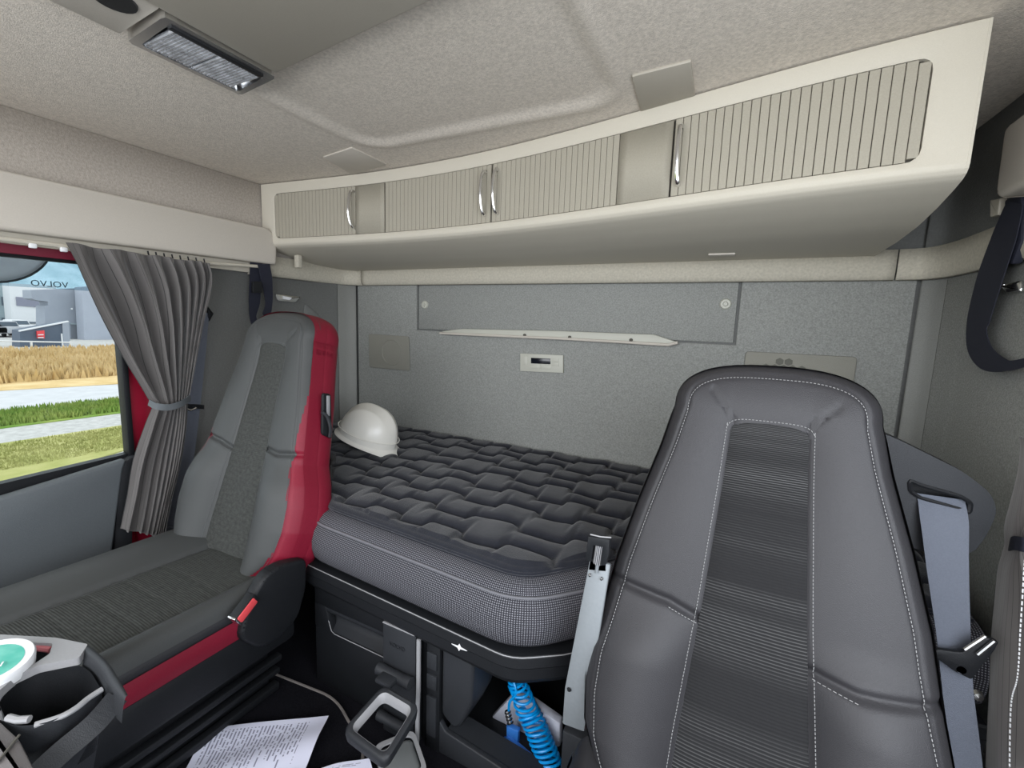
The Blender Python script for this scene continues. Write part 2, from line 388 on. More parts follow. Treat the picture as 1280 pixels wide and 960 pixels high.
# rear wall: one padded U-shaped board round a recessed upper board
wb = sbox('wall_back', (-1.70, 1.616, FLOOR), (0.48, 1.65, 1.44), M_sidewall)
zt = 1.10; zr = 0.888
U_ = [(-1.645, FLOOR), (0.413, FLOOR), (0.413, zt), (-0.012, zt), (-0.012, zr), (-1.292, zr), (-1.292, zt), (-1.645, zt)]
V, F = prismm([(x, 1.60, z) for x, z in U_], (0, 0.018, 0), bev=0.004)
mesh('panel', V, F, M_wallfab, wb)
V, F = prismm([(x, 1.607, z) for x, z in [(-1.284, zr+0.006), (-0.020, zr+0.006), (-0.020, zt), (-1.284, zt)]], (0, 0.012, 0), bev=0.003)
mesh('panel', V, F, M_wallfab, wb)

# side walls, swept from a plan path
def wall_sweep(name, path, z0, z1, m, parent=None, th=0.02, n=40, prof=None):
    pts = spline([(x, y, 0) for x, y in path], n)
    prof = prof or [(0, z0), (0, z1)]
    def fn(u, v):
        i = u*n; k = min(int(i), n-1); p = pts[k]*(1-(i-k))+pts[k+1]*(i-k)
        a = pts[max(k-1, 0)]; b = pts[min(k+2, n)]; t = b-a; t = t/np.linalg.norm(t); nn = np.array([t[1], -t[0], 0])
        j = v*(len(prof)-1); q = min(int(j), len(prof)-2); f = j-q
        off = prof[q][0]*(1-f)+prof[q+1][0]*f; z = prof[q][1]*(1-f)+prof[q+1][1]*f
        return p+nn*off+np.array([0, 0, z])
    V, F, U = gridm(fn, n, len(prof)-1)
    o = mesh(name, V, F, m, parent, sharp=50)
    md = o.modifiers.new('thick', 'SOLIDIFY'); md.thickness = th; md.offset = 0
    return o
wl = sbox('wall_left', (-1.75, 0.76, FLOOR), (-1.725, 1.65, 1.44), M_sidewall)
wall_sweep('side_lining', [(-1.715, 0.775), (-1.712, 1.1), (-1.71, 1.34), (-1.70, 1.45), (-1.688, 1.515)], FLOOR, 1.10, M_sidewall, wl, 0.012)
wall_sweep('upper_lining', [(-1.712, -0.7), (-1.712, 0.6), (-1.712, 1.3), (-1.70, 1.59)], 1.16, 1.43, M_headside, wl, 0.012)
V, F = prismm(roundpoly([(-1.703, 1.26, 0.20), (-1.703, 1.43, 0.20), (-1.703, 1.44, 0.93), (-1.703, 1.35, 0.99)], 0.02), (0.006, 0, 0), bev=0.003)
mesh('pressed_panel', V, F, M_sidewall, wl)
wr = sbox('wall_right', (0.49, 0.55, FLOOR), (0.51, 1.65, 1.44), M_sidewall)
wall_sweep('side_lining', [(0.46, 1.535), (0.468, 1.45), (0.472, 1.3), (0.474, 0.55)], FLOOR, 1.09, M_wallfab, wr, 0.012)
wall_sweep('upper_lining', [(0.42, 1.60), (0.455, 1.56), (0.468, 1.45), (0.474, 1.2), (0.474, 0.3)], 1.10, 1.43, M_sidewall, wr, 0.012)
o = wall_sweep('trim_1', [(-1.688, 1.515), (-1.675, 1.56), (-1.65, 1.595)], FLOOR, 1.09, M_post, None, 0.008, 10); o['kind'] = 'structure'
o = wall_sweep('trim_2', [(0.422, 1.597), (0.445, 1.572), (0.46, 1.53)], FLOOR, 1.095, M_post, None, 0.008, 10); o['kind'] = 'structure'
# cream fabric cove above the grey wall, in three lengths
cp = [(0.0, 1.085), (0.006, 1.088), (0.012, 1.10), (0.012, 1.165)]
for nm, pth, m in (('trim_3', [(-1.70, 1.10), (-1.70, 1.40), (-1.685, 1.52), (-1.665, 1.56), (-1.63, 1.588), (-1.60, 1.59)], M_creamfab),
                   ('trim_4', [(-1.597, 1.59), (-0.6, 1.59), (0.357, 1.59)], M_creamfab),
                   ('trim_5', [(0.362, 1.59), (0.42, 1.575), (0.452, 1.50), (0.462, 1.35), (0.464, 1.0)], M_creamfab)):
    o = wall_sweep(nm, pth, 0, 0, m, None, 0.004, 40, prof=cp); o['kind'] = 'structure'

# header above the left door
V, F = prismm(roundpoly([(-1.715, -0.75, 1.262), (-1.715, 1.16, 1.262), (-1.715, 1.195, 1.235), (-1.715, 1.19, 1.128), (-1.715, -0.75, 1.10)], 0.012, 3), (0.065, 0, 0), bev=0.009, seg=3)
struct('trim_6', (V, F), M_header)
# header above the right door
V, F = prismm(roundpoly([(0.48, 0.3, 1.34), (0.48, 1.235, 1.335), (0.48, 1.225, 1.20), (0.48, 0.3, 1.17)], 0.02, 4), (-0.07, 0, 0), bev=0.012, seg=3)
struct('trim_7', (V, F), M_header)

# left door: inner panel, painted frame, window with its surround
dl = tag(thing('door_1', (-1.72, 0.1, FLOOR), None, None), kind='structure')
z1 = P(157, 567, X=-1.70)
poly = [(-1.70, -0.6, 0.41), (-1.70, 0.40, 0.438), (-1.70, 0.667, 0.472), (-1.70, 0.655, 0.44), (-1.70, 0.60, 0.12), (-1.70, 0.57, FLOOR), (-1.70, -0.6, FLOOR)]
V, F = prismm(poly, (0.035, 0, 0), bev=0.008, seg=3); mesh('door_panel', V, F, M_door, dl)
V, F = prismm([(-1.72, 0.655, 0.455), (-1.72, 0.70, 0.475), (-1.72, 0.665, 0.12), (-1.72, 0.63, FLOOR), (-1.72, 0.585, FLOOR), (-1.72, 0.612, 0.12)], (0.038, 0, 0), bev=0.008); mesh('seal_strip', V, F, M_dark, dl)
V, F = prismm([(-1.74, 0.700, FLOOR), (-1.74, 0.775, FLOOR), (-1.74, 0.775, 1.06), (-1.74, 0.700, 1.06)], (0.02, 0, 0), bev=0.004); mesh('painted_frame', V, F, M_redpaint, dl)
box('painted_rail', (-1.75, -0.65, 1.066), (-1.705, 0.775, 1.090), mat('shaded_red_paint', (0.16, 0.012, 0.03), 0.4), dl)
box('lower_skin', (-1.76, -0.65, FLOOR), (-1.735, 0.70, 0.42), M_redpaint, dl)
wn = tag(thing('window_1', (-1.73, 0.1, 0.43), None, None), kind='structure')
box('window_frame', (-1.745, 0.690, 0.44), (-1.705, 0.706, 1.07), M_black, wn, 0.003)
box('window_frame', (-1.745, -0.6, 1.058), (-1.715, 0.70, 1.072), M_black, wn, 0.003)
V, F = prismm([(-1.745, -0.6, 0.33), (-1.745, 0.695, 0.40), (-1.745, 0.695, 0.476), (-1.745, -0.6, 0.412)], (0.03, 0, 0)); mesh('window_frame', V, F, M_black, wn, smooth=False)
V, F = prismm([(-1.734, -0.6, 0.40), (-1.734, 0.695, 0.46), (-1.734, 0.695, 1.065), (-1.734, -0.6, 1.065)], (0.004, 0, 0)); mesh('pane', V, F, M_glass, wn, smooth=False)
# rain deflector outside the pane with its mirrored lettering
df = thing('rain_deflector', (-1.775, 0.3, 0.99), 'tinted rain deflector with mirrored lettering outside the left door window', 'deflector')
V, F = prismm([(-1.790, -0.5, 0.985), (-1.790, 0.70, 0.985), (-1.760, 0.70, 1.075), (-1.760, -0.5, 1.075)], (0.003, 0, 0.001)); mesh('shield', V, F, M_deflect, df, smooth=False)
textm('lettering', 'VOLVO', 0.024, (-1.787, P(62, 352, X=-1.787)[1], 0.997), (0, -1, 0), (0, 0, 1), mat('dark_lettering', (0.06, 0.08, 0.1), 0.6), df)
# curtain rail under the header
sbox('trim_8', (-1.73, -0.65, 1.090), (-1.69, 1.10, 1.130), M_cream)
rl = thing('curtain_rail', (-1.66, 0.3, 1.09), 'white curtain rail under the left door header', 'rail')
V, F = tubem([(-1.652, -0.6, 1.094), (-1.652, 0.3, 1.094), (-1.652, 0.92, 1.100), (-1.66, 1.14, 1.115)], 0.006, 8); mesh('rail', V, F, M_cream, rl)
for y in (0.50, 0.56, 0.66):
    V, F = boxm((-1.650, y, 1.087), (0.012, 0.014, 0.012), bev=0.002); mesh('rail_clip', V, F, M_white, rl)

# ================================================================== OVERHEAD CABINET
_cx = [-1.75, -1.17, -0.7, -0.16, 0.114, 0.3]; _cy = [1.165, 1.215, 1.200, 1.090, 1.046, 1.012]
_co = np.polyfit(_cx, _cy, 4)
def Yc(x): return float(np.polyval(_co, x))
CX0, CX1 = -1.702, 0.305
cab = thing('overhead_cabinet', (-0.7, 1.4, 1.14), 'long cream overhead cabinet with four slatted taupe doors across the rear wall', 'cabinet')
ZT, ZB = 1.4285, 1.215
ox0, ox1, oz0, oz1 = -1.640, 0.243, 1.2265, 1.392
def rect_loop(x0, x1, z0, z1, na=150, nb=16, r=0.0):
    L = [(x0+(x1-x0)*i/na, z1) for i in range(na)]+[(x1, z1+(z0-z1)*i/nb) for i in range(nb)]+[(x1+(x0-x1)*i/na, z0) for i in range(na)]+[(x0, z0+(z1-z0)*i/nb) for i in range(nb)]
    if r:
        o = []
        for x, z in L:
            cx = min(max(x, x0+r), x1-r); cz = min(max(z, z0+r), z1-r); dx, dz = x-cx, z-cz; d = math.hypot(dx, dz)
            if dx != 0 and dz != 0: x, z = cx+dx/d*r, cz+dz/d*r
            o.append((x, z))
        L = o
    return L
def loopstrip(loops, name, m, parent, **k):
    n = len(loops[0]); V = [p for L in loops for p in L]; F = []
    for q in range(len(loops)-1):
        for i in range(n):
            j = (i+1) % n; F.append((q*n+i, q*n+j, (q+1)*n+j, (q+1)*n+i))
    return mesh(name, V, F, m, parent, **k)
on = lambda L, dy: [(x, Yc(x)+dy, z) for x, z in L]
loopstrip([on(rect_loop(CX0, CX1, ZB, ZT), 0.02), on(rect_loop(CX0, CX1, ZB, ZT), 0.0), on(rect_loop(ox0-0.012, ox1+0.012, oz0-0.008, oz1+0.008, r=0.03), 0.0),
           on(rect_loop(ox0, ox1, oz0, oz1, r=0.02), 0.004), on(rect_loop(ox0, ox1, oz0, oz1, r=0.02), 0.016)], 'door_surround', M_cream, cab, sharp=35)
prof = [(0.0, ZB), (0.002, 1.207), (0.008, 1.200), (0.02, 1.194), (0.05, 1.186), (0.12, 1.172), (0.22, 1.158), (0.36, 1.150), (1.6, 1.148)]
def belly(u, v):
    x = CX0+(CX1-CX0)*u; j = v*(len(prof)-1); q = min(int(j), len(prof)-2); f = j-q
    off = prof[q][0]*(1-f)+prof[q+1][0]*f; z = prof[q][1]*(1-f)+prof[q+1][1]*f
    return (x, min(Yc(x)+off, 1.598), z)
V, F, U = gridm(belly, 60, (len(prof)-1)*3)
mesh('underside', V, F, M_cream, cab, sharp=50)
for x, nm in ((CX1, 'end_panel'), (CX0, 'end_panel')):
    pr = [(min(Yc(x)+a, 1.598), z) for a, z in prof]+[(1.598, ZT), (Yc(x), ZT)]
    V, F = prismm([(x, y, z) for y, z in pr], (-0.004 if x > 0 else 0.004, 0, 0)); mesh(nm, V, F, M_cream, cab, smooth=False)
V, F, U = gridm(lambda u, v: (ox0+(ox1-ox0)*u, Yc(ox0+(ox1-ox0)*u)+0.0165, oz0+(oz1-oz0)*v), 60, 1); mesh('backing', V, F, M_gap, cab)
# doors made of upright slats
pitch = 0.01655
def slat_mesh(w_, h_):
    bm = bmesh.new(); bmesh.ops.create_cube(bm, size=1.0)
    for v in bm.verts: v.co = Vector((v.co.x*w_, v.co.y*0.006, v.co.z*h_))
    bmesh.ops.bevel(bm, geom=[e for e in bm.edges if abs(e.verts[0].co.x-e.verts[1].co.x) < 1e-6 and e.verts[0].co.y < 0 and e.verts[1].co.y < 0], offset=0.0008, segments=1, affect='EDGES')
    me = bpy.data.meshes.new('slat'); bm.to_mesh(me); bm.free(); me.materials.append(M_slat); return me
sm = slat_mesh(pitch-0.0010, oz1-oz0-0.003)
sm_s = slat_mesh(pitch-0.0010, oz1-oz0-0.014)
def curved_plate(x0, x1, dy, name, m, parent):
    V, F, U = gridm(lambda u, v: (x0+(x1-x0)*u, Yc(x0+(x1-x0)*u)+dy, oz0+0.0015+(oz1-oz0-0.003)*v), 6, 1)
    o = mesh(name, V, F, m, parent); md = o.modifiers.new('t', 'SOLIDIFY'); md.thickness = 0.004; return o
def handle(x, parent):
    y = Yc(x)
    pts = spline([(x, y+0.006, 1.372), (x, y-0.010, 1.370), (x-0.001, y-0.018, 1.345), (x-0.001, y-0.022, 1.305), (x, y-0.016, 1.270), (x+0.003, y-0.008, 1.252), (x+0.004, y+0.006, 1.249)], 24)
    V, F = tubem(pts, 0.0052, 8); mesh('handle', V, F, M_chrome, parent)
def slat_door(x0, x1, hx, hpanel=None, short=None):
    d = curved_plate(x0, x1, 0.0125, 'door', M_gap, cab)
    n = int(round((x1-x0)/pitch)); p = (x1-x0)/n
    for i in range(n):
        x = x0+p*(i+0.5); s = bpy.data.objects.new('slat', sm_s if (short == i) else sm); COL.objects.link(s); s.parent = d
        s.location = tuple(np.array([x, Yc(x)+0.0075, (oz0+oz1)/2])-ORG[cab.name]); dy = (Yc(x+0.01)-Yc(x-0.01))/0.02; s.rotation_euler = (0, 0, math.atan(dy))
        s.scale = (p/pitch, 1, 1)
    handle(hx, d)
    return d
slat_door(-1.638, -1.257, -1.262, short=0)
curved_plate(-1.256, -1.128, 0.005, 'filler_panel', M_slat, cab)
slat_door(-1.124, -0.696, -0.717)
slat_door(-0.691, -0.302, -0.672)
curved_plate(-0.301, -0.176, 0.005, 'filler_panel', M_slat, cab)
slat_door(-0.171, 0.2415, -0.158, short=24)
V, F = boxm((-0.07, 1.46, 1.148), (0.07, 0.05, 0.006), bev=0.002); mesh('underside_catch', V, F, M_header, cab)
V, F = boxm((-1.62, 1.262, 1.150), (0.024, 0.02, 0.05), bev=0.003); mesh('hook', V, F, M_creamfab, cab)

# ceiling fittings
hc = thing('roof_console', (-0.7, 0.1, 1.41), 'flat taupe roof hatch console panel beside the reading lamp', 'console')
V, F = prismm([(-0.882, -0.4, 1.412), (-0.25, -0.4, 1.412), (-0.25, 0.588, 1.412), (-0.882, 0.648, 1.412)], (0, 0, 0.03), bev=0.005); mesh('panel', V, F, M_console, hc)
V, F = prismm([(-1.045, -0.4, 1.416), (-0.886, -0.4, 1.416), (-0.886, 0.448, 1.416), (-1.035, 0.455, 1.416)], (0, 0, 0.026), bev=0.005); mesh('side_panel', V, F, M_header, hc)
V, F = lathem([(0.0, -0.001), (0.028, -0.001), (0.03, 0.004)], (-0.93, 0.405, 1.414), 20); mesh('round_button', V, F, M_black, hc)
lp = thing('reading_lamp', (-0.96, 0.56, 1.40), 'chrome-framed double reading lamp set in the roof lining', 'lamp')
LA = [np.array((-1.030, 0.462, 1.408)), np.array((-0.886, 0.452, 1.408)), np.array((-0.886, 0.652, 1.408)), np.array((-1.030, 0.668, 1.408))]
def inset(L, d0, d1, d2, d3):   # left, near, right, far insets
    return [L[0]+(d0, d1, 0), L[1]+(-d2, d1, 0), L[2]+(-d2, -d3, 0), L[3]+(d0, -d3, 0)]
out = resample(roundpoly(LA, 0.008), 60); inn = resample(roundpoly(inset(LA, 0.012, 0.016, 0.022, 0.012), 0.006), 60)
holed_plate(out, inn, (0, 0, 0.024), 'lamp_frame', M_chrome, lp)
V, F = prismm(inset([p+(0, 0, 0.014) for p in LA], 0.008, 0.01, 0.018, 0.008), (0, 0, 0.004)); mesh('reflector', V, F, M_bright, lp, smooth=False)
inn_ = inset(LA, 0.014, 0.018, 0.03, 0.014); mid = 0.558
lensm = mat('ribbed_lamp_lens', (0.62, 0.64, 0.68), 0.18, 0.9, 260, 0.35, vscale=60, spec=0.8, metal=0.6)
for y0, y1 in ((inn_[0][1], mid-0.002), (mid+0.002, inn_[2][1])):
    V, F = boxm(((inn_[0][0]+inn_[1][0])/2, (y0+y1)/2, 1.412), (inn_[1][0]-inn_[0][0], y1-y0, 0.006), bev=0.002); mesh('lens', V, F, lensm, lp)
    n = 12
    mb = MB()
    for i in range(n):
        y = y0+(y1-y0)*(i+0.5)/n; mb.add(*boxm(((inn_[0][0]+inn_[1][0])/2, y, 1.4085), (inn_[1][0]-inn_[0][0]-0.006, 0.003, 0.002)))
    r = mb.build('lens_rib', lensm, lp, smooth=False); r['kind'] = 'stuff'
box('dark_switch_bar', (-0.914, 0.47, 1.405), (-0.902, 0.635, 1.412), M_black, lp, 0.001)
q = [P(a, b, Z=1.43) for a, b in ((790, 94), (864, 75), (868, 112), (800, 131))]
q[2] = P(869, 118, Z=1.43); q[3] = P(801, 138, Z=1.43)
V, F = prismm([(p[0], p[1], 1.4265) for p in q], (0, 0, 0.006), bev=0.002); tag(mesh('cover_cap', V, F, M_console), 'small taupe cover cap on the ceiling above the third cabinet door', 'cover')
q = [P(a, b, Z=1.43) for a, b in ((404, 196), (440, 184), (484, 205), (440, 218))]
V, F = prismm([(p[0], p[1], 1.4275) for p in q], (0, 0, 0.005), bev=0.002); tag(mesh('cover_cap', V, F, M_header), 'pale flush cover plate on the ceiling above the second cabinet door', 'cover')

# ================================================================== FITTINGS ON THE REAR WALL
def wp(px, py, y=1.598): return P(px, py, Y=y)
lt = thing('wall_rail', wp(700, 425), 'long slim pale grip rail on the rear wall above the control unit', 'rail')
pts = [wp(*q) for q in ((553, 414), (580, 411), (700, 413.5), (818, 418), (849, 428), (838, 431.5), (700, 424.5), (565, 418))]
V, F = prismm([(p[0], 1.60, p[2]) for p in pts], (0, -0.016, 0), bev=0.004); mesh('recess_plate', V, F, M_panel, lt)
pts = [wp(553, 416.5), wp(620, 419.5), wp(700, 423), wp(780, 427.5), wp(836, 431), wp(848, 428)]
V, F = tubem([(p[0], 1.580, p[2]) for p in pts], 0.005, 8); mesh('lip', V, F, M_header, lt)
for a in (658, 714, 790):
    p = wp(a, 419+(a-658)*0.045); V, F = lathem([(0, 0.004), (0.006, 0.003), (0.006, -0.004)], (p[0], 1.582, p[2]), 12, Matrix.Rotation(PI/2, 3, 'X')); mesh('screw_hole', V, F, M_gap, lt)
for a, b, lb in ((531, 381, 'round grey wall button at the upper left of the rear wall'), (907, 380, 'round grey wall button at the upper right of the rear wall')):
    p = wp(a, b, 1.605); V, F = lathem([(0, 0.010), (0.006, 0.010), (0.008, 0.005), (0.014, 0.005), (0.017, 0.002), (0.018, -0.002)], (p[0], 1.605, p[2]), 24, Matrix.Rotation(PI/2, 3, 'X')); tag(mesh('wall_button', V, F, M_panel), lb, 'button')
# left speaker
sp1 = thing('wall_speaker', wp(487, 440), 'square taupe speaker cover low on the left of the rear wall', 'speaker')
q = [wp(462, 417.5), wp(512, 420.5), wp(513, 463.5), wp(463, 459)]
V, F = prismm(roundpoly(q, 0.01), (0, -0.008, 0), bev=0.003); mesh('cover', V, F, M_speaker, sp1)
c = (q[0]+q[1]+q[2]+q[3])/4; V, F = lathem([(0.055, 0.0), (0.058, 0.002), (0.061, 0.0)], (c[0]+0.02, 1.590, c[2]), 32, Matrix.Rotation(PI/2, 3, 'X')); mesh('ring', V, F, M_speaker, sp1)
# right speaker with honeycomb grille
sp2 = thing('wall_speaker', wp(1000, 458), 'wide taupe speaker panel with honeycomb grille behind the right seat', 'speaker')
tl, tr_ = wp(932, 439), wp(1072, 442)
V, F = prismm(roundpoly([(tl[0], 1.60, tl[2]), (tr_[0], 1.60, tl[2]), (tr_[0], 1.60, tl[2]-0.19), (tl[0], 1.60, tl[2]-0.19)], 0.012), (0, -0.008, 0), bev=0.003); mesh('cover', V, F, M_speaker, sp2)
cc = wp(977, 477)
hexme = None
for i in range(-4, 5):
    for j in range(-4, 5):
        hx = (i+0.5*(j % 2))*0.0235; hz = j*0.0205
        if math.hypot(hx, hz) > 0.068: continue
        V, F = prismm([(cc[0]+hx+0.0115*math.sin(k*PI/3), 1.5912, cc[2]+hz+0.0115*math.cos(k*PI/3)) for k in range(6)], (0, -0.0014, 0)); mesh('grille_hole', V, F, M_speakerdk, sp2, smooth=False)
# control unit
cu = thing('control_unit', wp(678, 455), 'small pale control unit with dark display on the rear wall', 'control panel')
def cpx(a, b, dy): p = wp(640+a/16, 420+b/16); return np.array((p[0], 1.60-dy, p[2]))
def cquad(name, a0, b0, a1, b1, d0, th, m, sk=0.045):
    q = [cpx(a0, b0, d0), cpx(a1, b0+(a1-a0)*sk, d0), cpx(a1, b1+(a1-a0)*sk, d0), cpx(a0, b1, d0)]
    V, F = prismm(q, (0, -th, 0), bev=min(0.0015, th*0.3)); return mesh(name, V, F, m, cu)
cquad('body', 180, 345, 1035, 700, 0.0, 0.010, M_panel)
cquad('display', 400, 432, 785, 545, 0.009, 0.003, M_display)
for a0, b0, a1, b1 in ((385, 565, 580, 640), (590, 573, 800, 655), (240, 400, 325, 575), (815, 440, 955, 515), (815, 525, 955, 600)): cquad('button', a0, b0, a1, b1, 0.009, 0.003, M_panel)

# ================================================================== BED
def front_path(pts, n=90, r=0.06):
    P3 = [np.array((x, y, 0.0)) for x, y in pts]; out = [P3[0]]
    for i in range(1, len(P3)-1):
        p = P3[i]; a = P3[i-1]-p; b = P3[i+1]-p; la, lb = np.linalg.norm(a), np.linalg.norm(b); rr = min(r, la*0.45, lb*0.45)
        A = p+a/la*rr; B = p+b/lb*rr
        for k in range(9): t = k/8; out.append((1-t)**2*A+2*t*(1-t)*p+t*t*B)
    out.append(P3[-1])
    d = [0]
    for a, b in zip(out, out[1:]): d.append(d[-1]+np.linalg.norm(b-a))
    res = []
    for i in range(n+1):
        s = d[-1]*i/n; res.append((np.interp(s, d, [p[0] for p in out]), np.interp(s, d, [p[1] for p in out])))
    return res, d[-1]
def sweep(path, prof, name, m, parent, uvlen=1.0, sharp=50, closed=False, caps=False):
    """path of (x, y); prof of (outward offset towards the cab front, z)"""
    n = len(path)-1; k = len(prof); V = []; U = []
    pl = [0]
    for (a, b), (c, d) in zip(prof, prof[1:]): pl.append(pl[-1]+math.hypot(c-a, d-b))
    for i, (x, y) in enumerate(path):
        a = np.array(path[max(i-1, 0)]); b = np.array(path[min(i+1, n)]); t = (b-a)/np.linalg.norm(b-a); nn = np.array((t[1], -t[0]))
        for q, (o, z) in enumerate(prof): V.append((x+nn[0]*o, y+nn[1]*o, z)); U.append((uvlen*i/n, pl[q]))
    F = [(i*k+q, i*k+(q+1), (i+1)*k+q+1, (i+1)*k+q) for i in range(n) for q in range(k-1)]
    if closed: F += [(i*k+k-1, i*k, (i+1)*k, (i+1)*k+k-1) for i in range(n)]
    if caps: F += [tuple(range(k)), tuple(n*k+q for q in range(k))[::-1]]
    return mesh(name, V, F, m, parent, uv=U, sharp=sharp)
bedpts = [(-1.68, 1.13), (-1.30, 1.10), (-0.965, 0.775), (-0.335, 0.735), (-0.215, 0.865), (-0.12, 1.0), (0.43, 1.02)]
bp_, bl = front_path(bedpts, 140, 0.07)
bed = thing('mattress', (-0.63, 1.2, 0.285), 'thick bunk mattress with dotted grey mesh sides on the bunk board', 'mattress')
sweep(bp_, [(-0.02, 0.287), (0.004, 0.292), (0.018, 0.305), (0.026, 0.33), (0.028, 0.355), (0.022, 0.38), (0.010, 0.397), (0.006, 0.399)], 'mesh_side', M_mesh, bed, bl)
sweep(bp_, [(0.006, 0.399), (0.004, 0.407), (-0.010, 0.418), (-0.035, 0.423), (-0.06, 0.423)], 'mesh_border', M_mesh, bed, bl)
def off(path, o, z):
    n = len(path)-1; r = []
    for i, (x, y) in enumerate(path):
        a = np.array(path[max(i-1, 0)]); b = np.array(path[min(i+1, n)]); t = (b-a)/np.linalg.norm(b-a); r.append((x+t[1]*o, y-t[0]*o, z))
    return r
V, F = tubem(off(bp_, 0.009, 0.399), 0.0035, 6); mesh('piping', V, F, M_pipe, bed)
xs_ = [p[0] for p in bp_]; ys_ = [p[1] for p in bp_]
V, F, U = gridm(lambda u, v: (-1.68+2.11*u, (float(np.interp(-1.68+2.11*u, xs_, ys_))+0.05)*(1-v)+1.595*v, 0.4225), 80, 2); mesh('top_cover', V, F, M_mesh, bed)
# quilted topper
tpts = [(-1.67, 1.155), (-1.29, 1.125), (-0.955, 0.800), (-0.345, 0.760), (-0.245, 0.875), (-0.14, 1.025), (0.42, 1.045)]
tp_, tl_ = front_path(tpts, 140, 0.05)
tx = [p[0] for p in tp_]; ty = [p[1] for p in tp_]
X0, X1 = -1.665, 0.415
rows = [0.845+0.098*k for k in range(8)]
def topper(u, v):
    x = X0+(X1-X0)*u; yf = float(np.interp(x, tx, ty)); y = yf+(1.59-yf)*v
    h = 0.0
    dmin = 1.0
    for k, yr in enumerate(rows):
        ph = 2.1*k+(0.6 if k % 2 else 0); w_ = 0.21+0.02*math.sin(k*1.7)
        s_ = math.sin(2*PI*x/w_+ph+0.5*math.sin(x*9+k)); th = math.tanh(5.0*s_)
        yl = yr+0.016*th+0.006*math.sin(5*x+k)
        sl = 0.016*(1-th*th)*5.0*2*PI/w_; d = abs(y-yl)/math.sqrt(1+sl*sl)
        dmin = min(dmin, d)
    h = 0.013*(1-math.exp(-(dmin/0.009)**1.4))+0.004*(1-math.exp(-(dmin/0.03)**2))
    h += 0.0014*math.sin(2*PI*x/0.10+y*21)*(1-math.exp(-(dmin/0.02)**2))+0.002*math.sin(x*31+y*17)
    e = min(y-yf, 1.59-y, x-X0, X1-x); 
    if y-yf < 0.02: h = min(h, 0.010)
    k = min(1, max(0, e/0.02)); h = (h+0.006)*math.sqrt(1-(1-k)**2)
    return (x, y, 0.4245+h)
V, F, U = gridm(topper, 420, 200)
tag(mesh('mattress_topper', V, F, M_topper, sharp=80), 'black quilted mattress topper spread over the bunk mattress', 'mattress topper')
# hem round the topper
hm = [(x, y, 0.428) for x, y in off(tp_, 0.0, 0) for _ in (0,)] if False else [(p[0], p[1], 0.4285) for p in off(tp_, -0.004, 0)]
V, F = tubem(hm, 0.0045, 6); mesh('hem', V, F, M_topper, bpy.data.objects['mattress_topper'])

# bunk board with its front rail
bb = thing('bunk_board', (-0.63, 1.2, 0.22), 'black plastic bunk board and front rail under the mattress', 'bed frame')
rp, rlen = front_path([(-1.30, 1.07), (-0.985, 0.765), (-0.345, 0.728), (-0.245, 0.80), (-0.20, 0.93), (0.43, 0.985)], 120, 0.03)
sweep(rp, [(-0.05, 0.262), (-0.03, 0.283), (0.0, 0.286), (0.010, 0.285), (0.013, 0.281), (0.015, 0.262), (0.012, 0.258), (0.012, 0.235), (0.004, 0.222), (-0.05, 0.222)], 'front_rail', M_black, bb, rlen, sharp=30, caps=True, closed=True)
V, F = tubem(off(rp, 0.012, 0.2835)[18:100], 0.0011, 6); mesh('rail_highlight', V, F, M_lgrey, bb)  # thin pale tube painted in as the highlight along the rail's top edge
V, F, U = gridm(lambda u, v: (-1.30+1.73*u, (float(np.interp(-1.30+1.73*u, [p[0] for p in rp], [p[1] for p in rp]))+0.04)*(1-v)+1.59*v, 0.272), 60, 2); o = mesh('deck', V, F, M_black, bb); md = o.modifiers.new('t', 'SOLIDIFY'); md.thickness = 0.02
# bright diamond-and-bar emblem on the rail
e = P(575, 808, Y=0.7205); ex = np.array((1, -0.05, 0)); ex /= np.linalg.norm(ex)
mb = MB()
mb.add(*prismm([e+ex*a+np.array((0, -0.002, b)) for a, b in ((-0.020, 0), (-0.004, 0.0018), (0, 0.0075), (0.004, 0.0018), (0.020, 0), (0.004, -0.0018), (0, -0.0075), (-0.004, -0.0018))], (0, -0.002, 0)))
mb.build('emblem', mat('emblem_silver', (0.8, 0.8, 0.82), 0.3), bb, smooth=False)

# ------------------------------------------------------------------ storage base under the bunk
sb = thing('bunk_storage_box', (-0.6, 0.9, FLOOR), 'black storage box with recessed pull and open compartment under the bunk', 'storage box')
Yp = 0.765
def bq(px, py, Y=Yp): return P(px, py, Y=Y)
# left door with a long recessed pull
A = [(-0.955, 0.222), (-0.612, 0.222), (-0.612, FLOOR), (-0.955, FLOOR)]
rec = [(-0.915, 0.165), (-0.612, 0.150), (-0.612, 0.112), (-0.880, 0.118)]
fp = lambda x, y, z: (x, y, z)
def rect4(x0, x1, z0, z1): return [(x0, Yp, z1), (x1, Yp, z1), (x1, Yp, z0), (x0, Yp, z0)]
V = []; F = []
mbx = MB()
V, F = prismm(rect4(-0.955, -0.612, 0.170, 0.222), (0, 0.02, 0), bev=0.003); mbx.add(V, F)
V, F = prismm(rect4(-0.955, -0.612, FLOOR, 0.108), (0, 0.02, 0), bev=0.004); mbx.add(V, F)
V, F = prismm([(-0.955, Yp, 0.172), (-0.915, Yp, 0.172), (-0.893, Yp, 0.106), (-0.955, Yp, 0.106)], (0, 0.02, 0), bev=0.001); mbx.add(V, F)
mbx.build('door', M_black, sb)
V, F, U = gridm(lambda u, v: (-0.93+0.32*u, Yp+0.002+0.03*math.sin(PI*min(1, v*1.3))*0.9+0.0, 0.107+0.067*v), 4, 12); mesh('recess', V, F, M_dark, sb)
